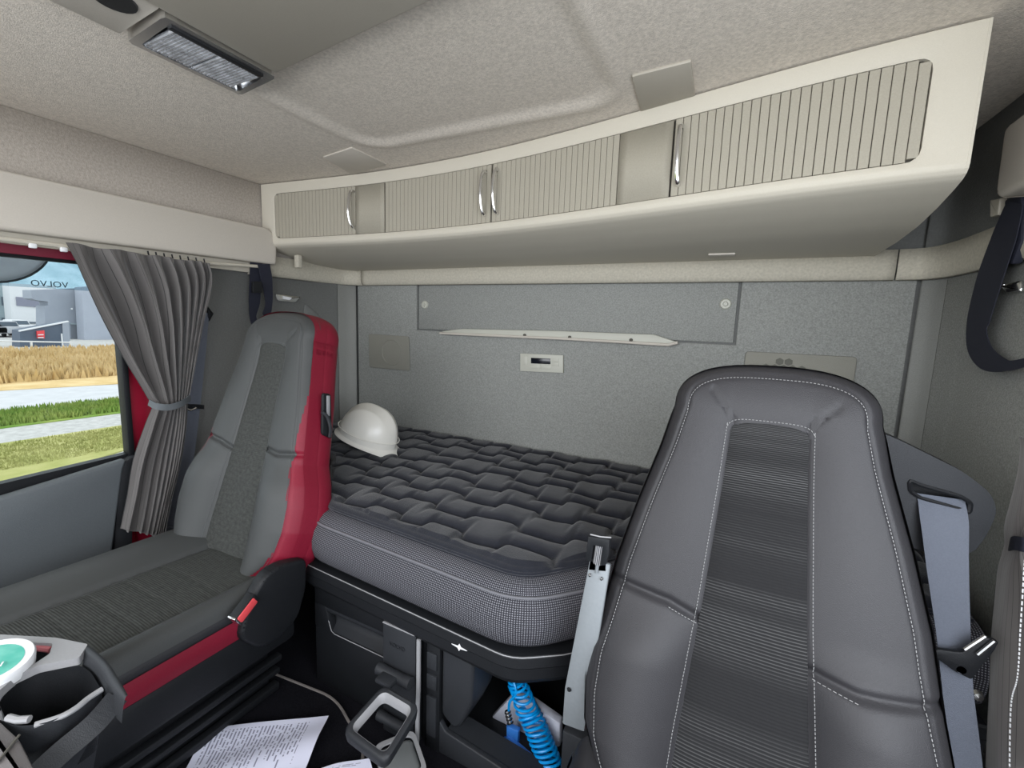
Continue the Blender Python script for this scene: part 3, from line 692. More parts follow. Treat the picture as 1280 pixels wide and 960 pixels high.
V, F = tubem([(-0.918, Yp+0.002, 0.168), (-0.893, Yp, 0.110), (-0.880, Yp-0.001, 0.106), (-0.612, Yp-0.001, 0.106)], 0.0010, 6); mesh('recess_lip', V, F, M_lgrey, sb)
# upright strap panel carrying the cup holder
q = [(-0.690, 0.226), (-0.592, 0.226), (-0.592, FLOOR+0.0), (-0.690, FLOOR)]
V, F = prismm([(x, 0.738, z) for x, z in q], (0, 0.024, 0), bev=0.003); mesh('strap_panel', V, F, M_dark, sb)
box('panel_top_edge', (-0.688, 0.7355, 0.2245), (-0.594, 0.742, 0.2275), M_lgrey, sb, 0.0008)
textm('embossed_lettering', 'VOLVO', 0.014, (-0.645, 0.7375, 0.178), (1, 0, 0), (0, 0, 1), M_black, sb, 0.0006)
V, F = ribbonm([(-0.581, 0.735, 0.222), (-0.581, 0.735, 0.10), (-0.577, 0.728, 0.06), (-0.579, 0.730, -0.02), (-0.580, 0.728, FLOOR+0.004)], 0.0045, (1, 0, 0), 0.004); mesh('edge_strip', V, F, M_lgrey, sb)
# hollow to the right: post, latch column, back and ledge
box('latch_column', (-0.572, 0.752, FLOOR), (-0.535, 0.80, 0.222), M_black, sb, 0.003)
for z0, z1 in ((0.15, 0.19), (0.10, 0.135), (-0.02, 0.08)): box('latch_insert', (-0.568, 0.747, z0), (-0.541, 0.754, z1), M_dark, sb, 0.002)
V, F = prismm(roundpoly([(-0.530, 0.752, 0.222), (-0.445, 0.752, 0.222), (-0.450, 0.752, 0.10), (-0.478, 0.752, 0.035), (-0.495, 0.752, 0.022), (-0.530, 0.752, 0.045)], 0.012), (0, 0.10, 0), bev=0.008, seg=3); mesh('post', V, F, M_dark, sb)
lg = [P(546, 896, Y=0.755), P(556, 915, Y=0.755), P(625, 960, Y=0.755), P(690, 1003, Y=0.755)]
lb_ = P(577, 890, Z=float(lg[1][2]))[1]-0.755; le_ = P(640, 926, Z=float(lg[2][2]))[1]-0.755
V, F = prismm(roundpoly(lg+[np.array((lg[3][0], 0.755, FLOOR)), np.array((lg[0][0], 0.755, FLOOR))], 0.006), (0, 0.014, 0), bev=0.003, seg=3); mesh('ledge_front', V, F, M_dark, sb)
V, F = prismm([lg[1]+np.array((0, 0.004, -0.001)), lg[3]+np.array((0, 0.004, -0.001)), lg[3]+np.array((0, le_, 0.0)), lg[1]+np.array((0, lb_, 0.0))], (0, 0, -0.01)); mesh('ledge', V, F, M_dark, sb)
box('compartment_floor', (-0.56, 0.80, FLOOR+0.005), (-0.1, 1.25, FLOOR+0.012), M_black, sb)
box('compartment_back', (-0.56, 1.22, FLOOR), (-0.1, 1.24, 0.222), M_black, sb)
box('divider', (-0.60, 0.77, FLOOR), (-0.585, 1.23, 0.22), M_black, sb)
V, F = prismm(roundpoly([(-0.46, 1.05, 0.21), (-0.34, 1.05, 0.21), (-0.36, 1.0, 0.06), (-0.45, 1.0, 0.06)], 0.02), (0, 0.1, 0), bev=0.01); mesh('inner_housing', V, F, M_black, sb)
box('right_cheek', (-0.238, 0.742, FLOOR), (-0.165, 0.80, 0.155), M_dark, sb, 0.004)

# cup holder ring hinged on the strap panel
ch = thing('folding_cup_holder', (-0.60, 0.72, 0.02), 'dark folding cup holder ring with pale inner lip hinged below the bunk', 'cup holder')
def at_px(px, py, d):   # a point at distance d (metres, along the optical axis) from the camera
    return CAM+ray(px, py)*d
corners = [P(481, 853, Y=0.712), P(524, 880, Y=0.705)]
oc = [P(479, 857, Z=0.135), P(526, 884, Z=0.135), P(482, 957, Z=0.105), P(427, 915, Z=0.105)]
# keep the four corners on one plane
pc = sum(oc)/4
outl = resample(roundpoly(oc, 0.020, 6), 72)
def scl(L, c, s): return [c+(p-c)*s for p in L]
inl = resample(roundpoly(scl(oc, pc, 0.80), 0.016, 6), 72); inl2 = resample(roundpoly(scl(oc, pc, 0.70), 0.014, 6), 72)
def dz(L, z): return [p+np.array((0, 0, z)) for p in L]
def ringloft(loops, name, m, parent):
    n = len(loops[0]); V = [p for L in loops for p in L]; F = []; K = len(loops)
    for qn in range(K):
        for i in range(n):
            j = (i+1) % n; F.append((qn*n+i, qn*n+j, ((qn+1) % K)*n+j, ((qn+1) % K)*n+i))
    return mesh(name, V, F, m, parent, sharp=50)
mid_ = [(a+b)/2 for a, b in zip(outl, inl)]
ringloft([dz(outl, -0.004), dz(scl(outl, pc, 0.985), 0.003), dz(mid_, 0.006), dz(inl, 0.004), dz(inl, -0.016), dz(scl(outl, pc, 0.97), -0.016)], 'ring', M_dark, ch)
ringloft([dz(inl, 0.0045), dz(inl2, -0.004), dz(inl2, -0.014), dz(scl(inl, pc, 0.995), -0.014)], 'inner_lip', M_lgrey, ch)
for zc, r_ in ((0.118, 0.0135), (-0.005, 0.012)):
    V, F = tubem([(-0.688, 0.722, zc), (-0.672, 0.722, zc), (-0.668, 0.722, zc), (-0.612, 0.722, zc), (-0.608, 0.722, zc), (-0.592, 0.722, zc)], [r_, r_, r_*0.9, r_*0.9, r_, r_], 16); mesh('hinge', V, F, M_dark, ch)
V, F = boxm((-0.645, 0.705, 0.120), (0.045, 0.035, 0.012), bev=0.004); mesh('hinge_arm', V, F, M_dark, ch)
# clear plastic holder below
cl = thing('clear_holder', (-0.56, 0.66, FLOOR), 'smoky clear plastic holder on the floor below the folding cup ring', 'holder')
V, F = boxm((0, 0, 0), (0.105, 0.085, 0.055), bev=0.018, seg=3)
RZ = Matrix.Rotation(math.radians(-35), 3, 'Z'); V = [RZ @ Vector(v) for v in V]
V = [(v.x-0.565, v.y+0.655, v.z-0.028) for v in V]; mesh('body', V, F, mat('smoky_plastic', (0.16, 0.17, 0.17), 0.18, spec=0.7), cl)
ro = [Vector((a, b, 0)) for a, b in ((-0.055, -0.045), (0.055, -0.045), (0.055, 0.045), (-0.055, 0.045))]
ro = [RZ @ v for v in ro]; ro = [np.array((v.x-0.565, v.y+0.655, 0.002)) for v in ro]; c0 = sum(ro)/4
A_ = resample(roundpoly(ro, 0.02), 60); B_ = resample(roundpoly(scl(ro, c0, 0.82), 0.018), 60)
ringloft([A_, dz(A_, 0.004), dz(B_, 0.004), B_], 'rim', M_lgrey, cl)

# ------------------------------------------------------------------ steel stay with black latch head
st = thing('seat_stay', (-0.21, 0.70, 0.2), 'flat grey steel stay with black latch head left of the near seat', 'stay')
YS = 0.705
q = [P(737, 700, Y=YS), P(763, 706, Y=YS), P(733, 893, Y=YS), P(730, 915, Y=YS), P(703, 905, Y=YS), P(706, 860, Y=YS)]
V, F = prismm(roundpoly(q, 0.004, 3), (0, 0.006, 0), bev=0.0015); mesh('bar', V, F, M_steel, st)
q2 = [P(703, 903, Y=YS), P(730, 914, Y=YS)]
V, F = prismm([q2[0], q2[1], q2[1]+np.array((0, 0.03, -0.02)), q2[0]+np.array((0, 0.03, -0.02))], (0, 0.005, 0.003)); mesh('foot_flange', V, F, M_steel, st, smooth=False)
for a, b, r_, m_ in ((737.5, 719, 0.0032, M_chrome), (752, 723.5, 0.0032, M_chrome), (711.5, 862, 0.0042, M_black)):
    p = P(a, b, Y=YS-0.002); V, F = lathem([(0, 0.0025), (r_*0.7, 0.0022), (r_, 0.0)], p, 14, Matrix.Rotation(PI/2, 3, 'X')); mesh('rivet', V, F, m_, st)
L = [P(738, 667, Y=YS), P(764, 671, Y=YS), P(763, 690, Y=YS), P(759, 703, Y=YS), P(753, 703, Y=YS), P(756, 680, Y=YS), P(744, 678, Y=YS), P(741, 698, Y=YS), P(734.5, 697, Y=YS), P(736, 680, Y=YS)]
V, F = prismm(L, (0, -0.012, 0), bev=0.0008); mesh('latch_head', V, F, M_black, st)
V, F = prismm([P(738, 700, Y=YS), P(742, 677, Y=YS), P(758, 679, Y=YS), P(757, 714, Y=YS), P(736, 712, Y=YS)], (0, 0.008, 0)); mesh('latch_back', V, F, M_black, st, smooth=False)
a = P(750.5, 681, Y=YS-0.004); b = P(747, 704, Y=YS-0.004)
V, F = tubem([a, b], 0.0068, 14); mesh('knurled_roller', V, F, M_dark, st)
ax = (b-a)/np.linalg.norm(b-a); s1 = np.cross(ax, (0, 1, 0)); s1 /= np.linalg.norm(s1); s2 = np.cross(ax, s1); mb = MB()
for k in range(14): d_ = (s1*math.cos(k*2*PI/14)+s2*math.sin(k*2*PI/14))*0.0068; mb.add(*tubem([a+d_, b+d_], 0.0009, 4))
o = mb.build('roller_rib', M_lgrey, st); o['kind'] = 'stuff'
V, F = tubem([b, P(745.5, 716, Y=YS-0.003)], 0.003, 10); mesh('pin', V, F, M_steel, st)
V, F = tubem([P(738, 668, Y=YS-0.010), P(751, 671, Y=YS-0.012), P(764, 672, Y=YS-0.010)], 0.0012, 6); mesh('latch_edge', V, F, M_lgrey, st)

# ------------------------------------------------------------------ hard hat
def hat():
    hc_ = np.array((-1.214, 1.223, 0.492)); t = thing('hard_hat', (-1.175, 1.215, 0.44), 'white hard hat lying on the black quilted topper by the rear wall', 'hard hat')
    # local frame: X = peak direction (towards picture right), tilted so the rim drops at the peak
    xd = np.array((0.88, 0.25, 0)); xd /= np.linalg.norm(xd); R = Matrix.Rotation(math.radians(-15), 3, Vector((0.7, -0.7, 0))) @ Matrix.Rotation(math.atan2(xd[1], xd[0]), 3, 'Z') @ Matrix.Rotation(math.radians(6), 3, 'Y') @ Matrix.Rotation(math.radians(6), 3, 'X') @ Matrix.Scale(0.88, 3)
    W = lambda v: np.array(R @ Vector(v))+hc_
    def dome(u, v):
        a = 2*PI*u; ph = v*PI/2; r = math.cos(ph)**0.85; z = math.sin(ph)
        rx, ry, rz = 0.128, 0.106, 0.138
        x = rx*r*math.cos(a); y = ry*r*math.sin(a); zz = rz*z
        # central rib and two flanking ribs running front to back
        k = math.exp(-(y/0.016)**2)*0.007+0.004*math.exp(-((abs(y)-0.055)/0.009)**2)
        zz += k*min(1, z*1.6); x *= 1+0.03*math.exp(-(y/0.02)**2)*(1-v)
        return W((x, y, zz))
    V, F, U = gridm(dome, 72, 30, closed_u=True); mesh('shell', V, F, M_hat, t, sharp=60)
    prof = [(1.0, 0.0), (1.03, -0.006), (1.07, -0.012), (1.10, -0.013), (1.105, -0.017), (1.07, -0.018), (1.0, -0.010)]
    V = []; F = []; n = 72
    for q, (s_, z) in enumerate(prof):
        for i in range(n):
            a = 2*PI*i/n; pk = max(0, math.cos(a))**3; k = 1+(s_-1)*(0.9+3.6*pk)
            V.append(W((0.128*k*math.cos(a), 0.106*(1+(s_-1)*0.9)*math.sin(a), z*(1+0.6*pk)-0.012*math.cos(2*a)*0.3*(s_ > 1.01))))
    for q in range(len(prof)-1):
        for i in range(n): F.append((q*n+i, q*n+(i+1) % n, (q+1)*n+(i+1) % n, (q+1)*n+i))
    mesh('brim', V, F, M_hat, t, sharp=60)
    pts = [W((0.133*math.cos(a), 0.111*math.sin(a), 0.024+0.004*math.cos(a))) for a in [2*PI*i/60 for i in range(60)]]
    V, F = tubem(pts, 0.0022, 6, closed=True); mesh('rim_bead', V, F, M_hat, t)
    V, F = tubem([W((0.11*math.cos(a), 0.09*math.sin(a), -0.012)) for a in [2*PI*i/40 for i in range(40)]], 0.008, 6, closed=True); mesh('headband', V, F, M_black, t)
hat()

# ================================================================== SEATS
KS = math.hypot(1.0, 0.31); SD = np.array((0, -0.31/KS, -1/KS)); ND = np.array((0, -1/KS, 0.31/KS))
HD = [0, 0.05, 0.10, 0.15, 0.25, 0.35, 0.40, 0.45, 0.50, 0.56, 0.62, 0.72]
def dist_poly(P_, L):
    """distance of many points to a polyline"""
    P_ = np.array(P_); best = np.full(len(P_), 9.0)
    for a, b in zip(L, L[1:]):
        a = np.array(a); b = np.array(b); ab = b-a; t = np.clip(((P_-a)@ab)/(ab@ab+1e-12), 0, 1); d = np.linalg.norm(P_-(a+t[:, None]*ab), axis=1); best = np.minimum(best, d)
    return best
def seat_back(t, cx, T, ytop, HW, xi, leather, insert_m, split_l, split_r, side_strip, stitch_m, red_front=False):
    S = 0.74*KS
    hw = lambda d: float(np.interp(d, HD, HW))
    RT_ = 0.085
    def width(s):
        h = hw(s/KS)
        if s < RT_: h = hw(RT_/KS)*(1-((RT_-s)/RT_)**2.6)**(1/2.6)
        if s > S-0.09: h *= (1-0.35*((s-(S-0.09))/0.09)**2)
        return max(h, 0.0005)
    wi = lambda s: float(np.interp(s, [0.09, 0.2, 0.4, 0.6, 0.75], [0.057, 0.062, 0.074, 0.090, 0.098]))
    xs = lambda s: xi*math.sin(min(1, s/S)*PI)*0
    def Wp(x, s, n): return np.array((cx, ytop, T))+np.array((1, 0, 0))*x+SD*s+ND*n
    svals = [RT_*(1-math.cos(PI/2*i/18)) for i in range(24)]+[RT_+(S-RT_)*i/210 for i in range(211)]
    NU = 150
    pts = []
    for s in svals:
        h = width(s)
        for i in range(NU+1): pts.append((h*(-1+2*i/NU), s))
    pts = np.array(pts); outl = [(-width(s), s) for s in svals[::-1]]+[(width(s), s) for s in svals]
    D = dist_poly(pts, outl)
    mitre = [[(-0.052, 0.106), (-0.090, 0.056)], [(0.052, 0.106), (0.092, 0.066)]]
    sp1_ = [(-width(split_l), split_l-0.012), (-0.12, split_l), (-wi(split_l), split_l+0.015)]
    sp2_ = [(width(split_r), split_r-0.012), (0.13, split_r), (wi(split_r), split_r-0.006)]
    dm = np.minimum(dist_poly(pts, mitre[0]), dist_poly(pts, mitre[1])); ds = np.minimum(dist_poly(pts, sp1_), dist_poly(pts, sp2_))
    V = []
    for k, (x, s) in enumerate(pts):
        w_ = wi(s); h = width(s); ax_ = abs(x); n = 0.0
        low = sstep(0.40, 0.52, s)
        hs_ = sstep(0.03, 0.16, s)
        if ax_ > w_:
            tt = min(1, (ax_-w_)/max(0.02, h-w_)); n += hs_*(0.010+0.030*low)*math.sin(PI*tt**0.9)
        if s > 0.112: n -= 0.005*sstep(w_, w_-0.006, ax_) if ax_ < w_ else 0
        n += 0.010*math.exp(-((s-0.07)/0.05)**2)
        dd = D[k]
        if dd < 0.035: q_ = 1-dd/0.035; n -= 0.038*(1-math.sqrt(max(0, 1-q_*q_)))
        n -= 0.0030*math.exp(-((dd-0.026)/0.0030)**2)
        n -= 0.0035*math.exp(-(dm[k]/0.0035)**2)
        n -= 0.009*math.exp(-(ds[k]/0.0065)**2)
        V.append(Wp(x, s, n))
    W_ = NU+1; F = [(j*W_+i, j*W_+i+1, (j+1)*W_+i+1, (j+1)*W_+i) for j in range(len(svals)-1) for i in range(NU)]
    if red_front:   # the red side material wraps forward over the edge of the lower bolsters
        isred = lambda f: np.mean([D[i] for i in f]) < 0.0015+0.029*sstep(0.12, 0.50, float(np.mean([pts[i][1] for i in f]))) and np.mean([pts[i][1] for i in f]) > 0.05
        rf = [f for f in F if isred(f)]; F = [f for f in F if not isred(f)]
        ids = sorted({i for f in rf for i in f}); mp = {a: b for b, a in enumerate(ids)}
        mesh('side_facing', [V[i] for i in ids], [tuple(mp[i] for i in f) for f in rf], M_red, t, sharp=70)
        ids = sorted({i for f in F for i in f}); mp = {a: b for b, a in enumerate(ids)}
        V = [V[i] for i in ids]; F = [tuple(mp[i] for i in f) for f in F]
    mesh('backrest', V, F, leather, t, sharp=70)
    # side walls: a strip of leatherette, then the red shell, then the back
    edge = [(-width(s), s) for s in svals[::-1]]+[(0, 0.0)]+[(width(s), s) for s in svals]
    ce = np.array((0, 0.35))
    def loopn(k_, n_): return [Wp(x*k_, 0.35+(s-0.35)*(1+(k_-1)*0.6), n_) for x, s in edge]
    def strip(levels, name, m):
        Vv = []; n = len(edge)
        for k_, n_ in levels: Vv += loopn(k_, n_)
        Ff = [(q_*n+i, q_*n+i+1, (q_+1)*n+i+1, (q_+1)*n+i) for q_ in range(len(levels)-1) for i in range(n-1)]
        return mesh(name, Vv, Ff, m, t, sharp=50)
    strip([(0.985, -0.012), (0.998, -0.024), (1.0, -0.036), (1.01, -0.044), (1.012, -0.052)], 'side_band', M_red if red_front else side_strip)
    strip([(1.010, -0.051), (1.018, -0.056), (1.024, -0.072), (1.015, -0.088), (0.985, -0.099), (0.93, -0.106)], 'side_shell', M_red)
    V = loopn(0.935, -0.105); n = len(V); V2 = [Wp(x*0.6, 0.35+(s-0.35)*0.75, -0.112) for x, s in edge]
    Vv = V+V2; Ff = [(i, i+1, n+i+1, n+i) for i in range(n-1)]
    half = len(svals)
    for i in range(half-1): Ff.append((n+i, n+i+1, n+(n-1)-(i+1), n+(n-1)-i))
    mesh('back_shell', Vv, Ff, M_leathd, t, sharp=60)
    # centre insert
    s0 = 0.106
    def ins(u, v):
        s = s0+(S-0.01-s0)*v**1.25; w_ = wi(s)-0.0025
        if s < s0+0.025: w_ *= (1-(1-(s-s0)/0.025)**4)**(1/4) if s > s0 else 0.02
        uu = 2*u-1; x = w_*uu; n = 0.0035-0.006*abs(uu)**4
        n += 0.012*math.exp(-((s-0.07)/0.05)**2)+0.004*sstep(0.40, 0.55, s)*0
        n -= 0.0012*math.exp(-((s-0.47)/0.004)**2)+0.0012*math.exp(-((s-0.56)/0.004)**2)
        return Wp(x, s, n)
    V, F, U = gridm(ins, 24, 160); U = [(a, b*0.72+0.0) for a, b in U]
    mesh('centre_insert', V, F, insert_m, t, uv=U, sharp=70)
    # stitching, one short thread after another
    mb = MB()
    def stitch(path, lift):
        d = [0]
        for a, b in zip(path, path[1:]): d.append(d[-1]+math.hypot(b[0]-a[0], b[1]-a[1]))
        L = d[-1]; n = int(L/0.0052)
        for i in range(n):
            a_, b_ = i/n*L, (i+0.62)/n*L
            pa = (np.interp(a_, d, [p[0] for p in path]), np.interp(a_, d, [p[1] for p in path])); pb = (np.interp(b_, d, [p[0] for p in path]), np.interp(b_, d, [p[1] for p in path]))
            za, zb = surf(*pa)+lift, surf(*pb)+lift
            mb.add(*tubem([Wp(pa[0], pa[1], za), Wp(pb[0], pb[1], zb)], 0.0006, 4))
    Pn = pts; Nn = None
    Varr = np.array([p for p in []])
    grid_n = {}
    def surf(x, s):
        w_ = wi(s); h = width(s); ax_ = abs(x); n = 0.0; low = sstep(0.40, 0.52, s)
        if ax_ > w_: n += sstep(0.03, 0.16, s)*(0.010+0.030*low)*math.sin(PI*min(1, (ax_-w_)/max(0.02, h-w_))**0.9)
        n += 0.010*math.exp(-((s-0.07)/0.05)**2)
        dd = float(dist_poly([(x, s)], outl)[0])
        if dd < 0.035: q_ = 1-dd/0.035; n -= 0.038*(1-math.sqrt(max(0, 1-q_*q_)))
        e_ = min(float(dist_poly([(x, s)], sp1_)[0]), float(dist_poly([(x, s)], sp2_)[0]))
        return n-0.008*math.exp(-(e_/0.0045)**2)
    DI = 0.030
    outer = []
    for s in [S-0.02-(S-0.12)*i/60 for i in range(61)]: outer.append((-(width(s)-DI), s))
    h_ = width(0.1)-DI
    for i in range(1, 24):
        a = PI*i/24; outer.append((-h_*math.copysign(abs(math.cos(a))**0.62, math.cos(a)), 0.10-(0.10-DI)*math.sin(a)**0.7))
    outer += [(-x, s) for x, s in outer[:61][::-1]]
    stitch(outer, 0.0006)
    innr = [(-(wi(s)+0.004), s) for s in [S-0.02-(S-0.13)*i/60 for i in range(61)]]
    h_ = wi(0.11)+0.004
    for i in range(1, 16):
        a = PI*i/16; innr.append((-h_*math.copysign(abs(math.cos(a))**0.45, math.cos(a)), 0.125-0.024*math.sin(a)**0.6))
    innr += [(-x, s) for x, s in innr[:61][::-1]]
    stitch(innr, 0.0008)
    stitch([(p[0], p[1]+0.008) for p in sp1_[1:]], 0.0012); stitch([(p[0], p[1]+0.008) for p in sp2_[1:]], 0.0012)
    o = mb.build('stitching', stitch_m, t); o['kind'] = 'stuff'
    return Wp, width

def seat_cushion(t, cx, z0, leather, insert_m, y0=0.10, y1=0.70, hw=0.252):
    def zc(x, y):
        lf = x < 0; ax_ = abs(x); w_ = float(np.interp(y, [y0, y1], [0.105, 0.055] if lf else [0.186, 0.196])); z = 0.0
        if ax_ > w_: tt = min(1, (ax_-w_)/(hw-w_)); z += (0.028 if lf else 0.018)*math.sin(PI*tt**0.85*0.95)**0.9
        dd = min(hw-ax_, y-y0, y1-y+0.02)
        z -= 0.006*math.exp(-((ax_-w_)/0.004)**2)
        rr_ = 0.04 if lf else 0.022
        if dd < rr_: q_ = 1-max(0, dd)/rr_; z -= rr_*(1-math.sqrt(max(0, 1-q_*q_)))
        if ax_ < w_:
            for yy in (0.18, 0.25, 0.34, 0.41, 0.48, 0.56): z -= 0.0016*math.exp(-((y-yy)/0.003)**2)
        return z
    def f(u, v):
        x = hw*(2*u-1); y = y0+(y1-y0)*v; return (cx+x, y, z0+zc(x, y))
    V, F, U = gridm(f, 120, 120); mesh('cushion', V, F, leather, t, sharp=70)
    def g(u, v):
        y = y0+0.03+(y1-y0-0.03)*v; wl = float(np.interp(y, [y0, y1], [0.105, 0.055]))-0.003; wr2 = float(np.interp(y, [y0, y1], [0.186, 0.196]))-0.003; x = -wl+(wl+wr2)*u
        return (cx+x, y, z0+zc(x, y)+0.0045-0.006*abs(2*u-1)**5)
    V, F, U = gridm(g, 30, 120); U = [(a, b*0.6) for a, b in U]; mesh('cushion_insert', V, F, insert_m, t, uv=U, sharp=70)
    # sides
    for sgn in (-1, 1):
        def side(u, v, s_=sgn): 
            y = y0+0.015+(y1-y0-0.03)*u; zz = (z0-0.018)*(1-v)+(z0-0.040)*v; return (cx+s_*(hw+0.003*math.sin(PI*v)), y, zz)
        V, F, U = gridm(side, 30, 6); mesh('side_band', V, F, M_leathd, t)
        def side2(u, v, s_=sgn):
            y = y0+0.05+(y1-y0-0.10)*u; zz = (z0-0.038)*(1-v)+(z0-0.085)*v; return (cx+s_*(hw+0.003+0.004*math.sin(PI*v)), y, zz)
        V, F, U = gridm(side2, 30, 6); mesh('side_shell', V, F, M_red, t)
    V, F = boxm((cx, (y0+y1)/2, z0-0.075), (2*hw-0.006, y1-y0-0.012, 0.10), bev=0.02); mesh('cushion_pan', V, F, M_leathd, t)
    V, F = boxm((cx, (y0+y1)/2, z0-0.130), (2*hw+0.006, y1-y0+0.01, 0.09), bev=0.015); mesh('base_skirt', V, F, M_black, t)
    V, F = boxm((cx, (y0+y1)/2, (z0-0.22+FLOOR)/2), (2*hw-0.14, y1-y0-0.04, z0-0.18-FLOOR), bev=0.015); mesh('pedestal', V, F, M_black, t)

# --- far (left) seat
s1 = thing('cab_seat', (-1.205, 0.42, FLOOR), 'left seat with grey bolsters, red sides and visible cushion by the curtained window', 'seat', None)
HW1 = [0.112, 0.135, 0.150, 0.160, 0.185, 0.205, 0.215, 0.240, 0.255, 0.258, 0.245, 0.19]
WL, wl_ = seat_back(s1, -1.200, 0.950, 0.880, HW1, 0, M_leath, M_rib2, 0.405, 0.405, M_leathd, M_stitch2, True)
seat_cushion(s1, -1.205, 0.287, M_leath, M_rib2)
# recliner cover on the inner side
q = [P(a, b, X=-0.93) for a, b in ((300, 800), (305, 778), (316, 748), (333, 718), (352, 706), (385, 698), (384, 735), (374, 772), (350, 800), (325, 812))]
V, F = prismm(roundpoly(q, 0.02, 4), (-0.035, 0, 0), bev=0.009, seg=3); mesh('recliner_cover', V, F, M_black, s1)
bk = thing('belt_buckle', P(305, 762, X=-0.925), 'red and chrome belt buckle beside the left seat cushion', 'buckle')
a = P(314, 749, X=-0.918); b = P(297, 771, X=-0.915); ax = (b-a)/np.linalg.norm(b-a)
RM = Matrix((tuple(ax), (0, 1, 0), (0, 0, 1))).transposed()
z_ = np.cross(ax, (1, 0, 0)); z_ /= np.linalg.norm(z_); x_ = np.cross(z_, ax)
RM = Matrix(((ax[0], x_[0], z_[0]), (ax[1], x_[1], z_[1]), (ax[2], x_[2], z_[2])))
c = (a+b)/2
V, F = boxm(c, (0.058, 0.024, 0.026), RM, bev=0.004); mesh('housing', V, F, M_black, bk)
V, F = boxm(c+x_*(-0.006 if x_[0] < 0 else 0.006)+ax*0.002, (0.048, 0.016, 0.019), RM, bev=0.003); mesh('button', V, F, M_redplast, bk)
V, F = boxm(c+ax*0.028, (0.005, 0.025, 0.026), RM, bev=0.002); mesh('mouth', V, F, M_chrome, bk)
# side lever housing on the red shell
def side_pt(px, py): return P(px, py, X=-0.998)
q = [side_pt(*v) for v in ((401, 491), (411, 492), (412, 548), (400, 543))]
V, F = prismm(roundpoly(q, 0.008), (0.010, 0, 0), bev=0.003); mesh('lever_housing', V, F, M_black, s1)
V, F = tubem(spline([P(402, 515, X=-0.985), P(409, 521, X=-0.978), P(413, 535, X=-0.975), P(412, 546, X=-0.98)], 14), 0.0045, 8); mesh('lever', V, F, M_dark, s1)
q = [side_pt(*v) for v in ((405, 494), (409, 494), (409, 520), (405, 518))]
V, F = prismm(q, (0.012, 0, 0), bev=0.002); mesh('lever_slot', V, F, M_lgrey, s1)
# slide rails along the floor
for x0, z0_, h in ((-0.975, 0.055, 0.016), (-0.985, 0.015, 0.014), (-0.99, -0.035, 0.02)):
    box('slide_rail', (x0-0.02, 0.10, z0_), (x0, 0.68, z0_+h), M_black, s1, 0.003)
# --- near (right) seat
s2 = thing('cab_seat', (0.055, 0.42, FLOOR), 'large near right seat with charcoal leatherette, ribbed centre and light stitching', 'seat', None)
HW2 = [0.122, 0.143, 0.157, 0.168, 0.196, 0.220, 0.228, 0.236, 0.246, 0.248, 0.24, 0.19]
WR, wr_ = seat_back(s2, 0.055, 0.882, 0.862, HW2, 0, M_leath2, M_rib, 0.415, 0.462, M_leathd, M_stitch)
seat_cushion(s2, 0.055, 0.205, M_leath2, M_rib)

# belt outlet bracket at the shoulder of the near seat
br = thing('belt_bracket', P(1180, 610, Y=0.93), 'dark grey belt outlet bracket at the right shoulder of the near seat', 'bracket')
YB = 0.93
q = [P(a, b, Y=YB) for a, b in ((1100, 540), (1122, 549), (1205, 590), (1240, 618), (1247, 640), (1232, 672), (1214, 694), (1150, 690), (1100, 660))]
slot = [P(a, b, Y=YB) for a, b in ((1137, 600), (1150, 606), (1200, 620), (1213, 628), (1211, 641), (1200, 636), (1150, 622), (1138, 614))]
c0 = sum(slot)/8
O_ = resample(roundpoly(q, 0.015, 4), 90)
# match the hole loop to the outer loop by angle
H_ = resample(roundpoly(slot, 0.004, 3), 360); ha = [math.atan2((p-c0)[2], (p-c0)[0]) for p in H_]
I_ = []
for p in O_:
    a = math.atan2((p-c0)[2], (p-c0)[0]); k = min(range(360), key=lambda i: abs(math.atan2(math.sin(ha[i]-a), math.cos(ha[i]-a)))); I_.append(H_[k])
holed_plate(O_, I_, (0, 0.03, 0), 'bracket_plate', M_dark, br)
V, F = tubem([p+np.array((0, -0.001, 0)) for p in resample(roundpoly(slot, 0.004, 3), 60)], 0.0035, 6, closed=True); mesh('slot_rim', V, F, M_black, br)
V, F = prismm([p+np.array((0, 0.029, 0)) for p in roundpoly(q, 0.015, 4)], (0, 0.008, 0)); mesh('back_plate', V, F, M_black, br)
# near belt
nb = thing('seat_belt', P(1190, 960, Y=0.80), 'blue-grey belt hanging from the bracket beside the near right seat', 'seat belt')
def strap(pxs, name, m, parent, ys, th=0.0016):
    C_ = []; Wd = []; Hw = []
    for (xa, ya, xb, yb), Y in zip(pxs, ys):
        a = P(xa, ya, Y=Y); b = P(xb, yb, Y=Y); C_.append((a+b)/2); Wd.append(b-a); Hw.append(np.linalg.norm(b-a)/2)
    n = 40; C2 = spline(C_, n); k = len(C_)-1
    W2 = [np.array([np.interp(i/n*k, range(k+1), [w_[c_] for w_ in Wd]) for c_ in range(3)]) for i in range(n+1)]; H2 = [float(np.interp(i/n*k, range(k+1), Hw)) for i in range(n+1)]
    V, F = ribbonm(C2, H2, W2, th); return mesh(name, V, F, m, parent)
strap([(1146, 612, 1206, 630), (1150, 650, 1211, 655), (1158, 710, 1211, 715), (1170, 790, 1213, 795), (1178, 860, 1216, 862), (1184, 930, 1224, 930), (1190, 1000, 1232, 1000)], 'webbing', M_belt, nb, [0.935, 0.915, 0.90, 0.885, 0.87, 0.855, 0.845])
tg = [P(a, b, Y=0.865) for a, b in ((1158, 812), (1170, 808), (1200, 812), (1222, 797), (1232, 793), (1246, 799), (1238, 812), (1222, 832), (1212, 846), (1190, 835), (1170, 820), (1159, 818))]
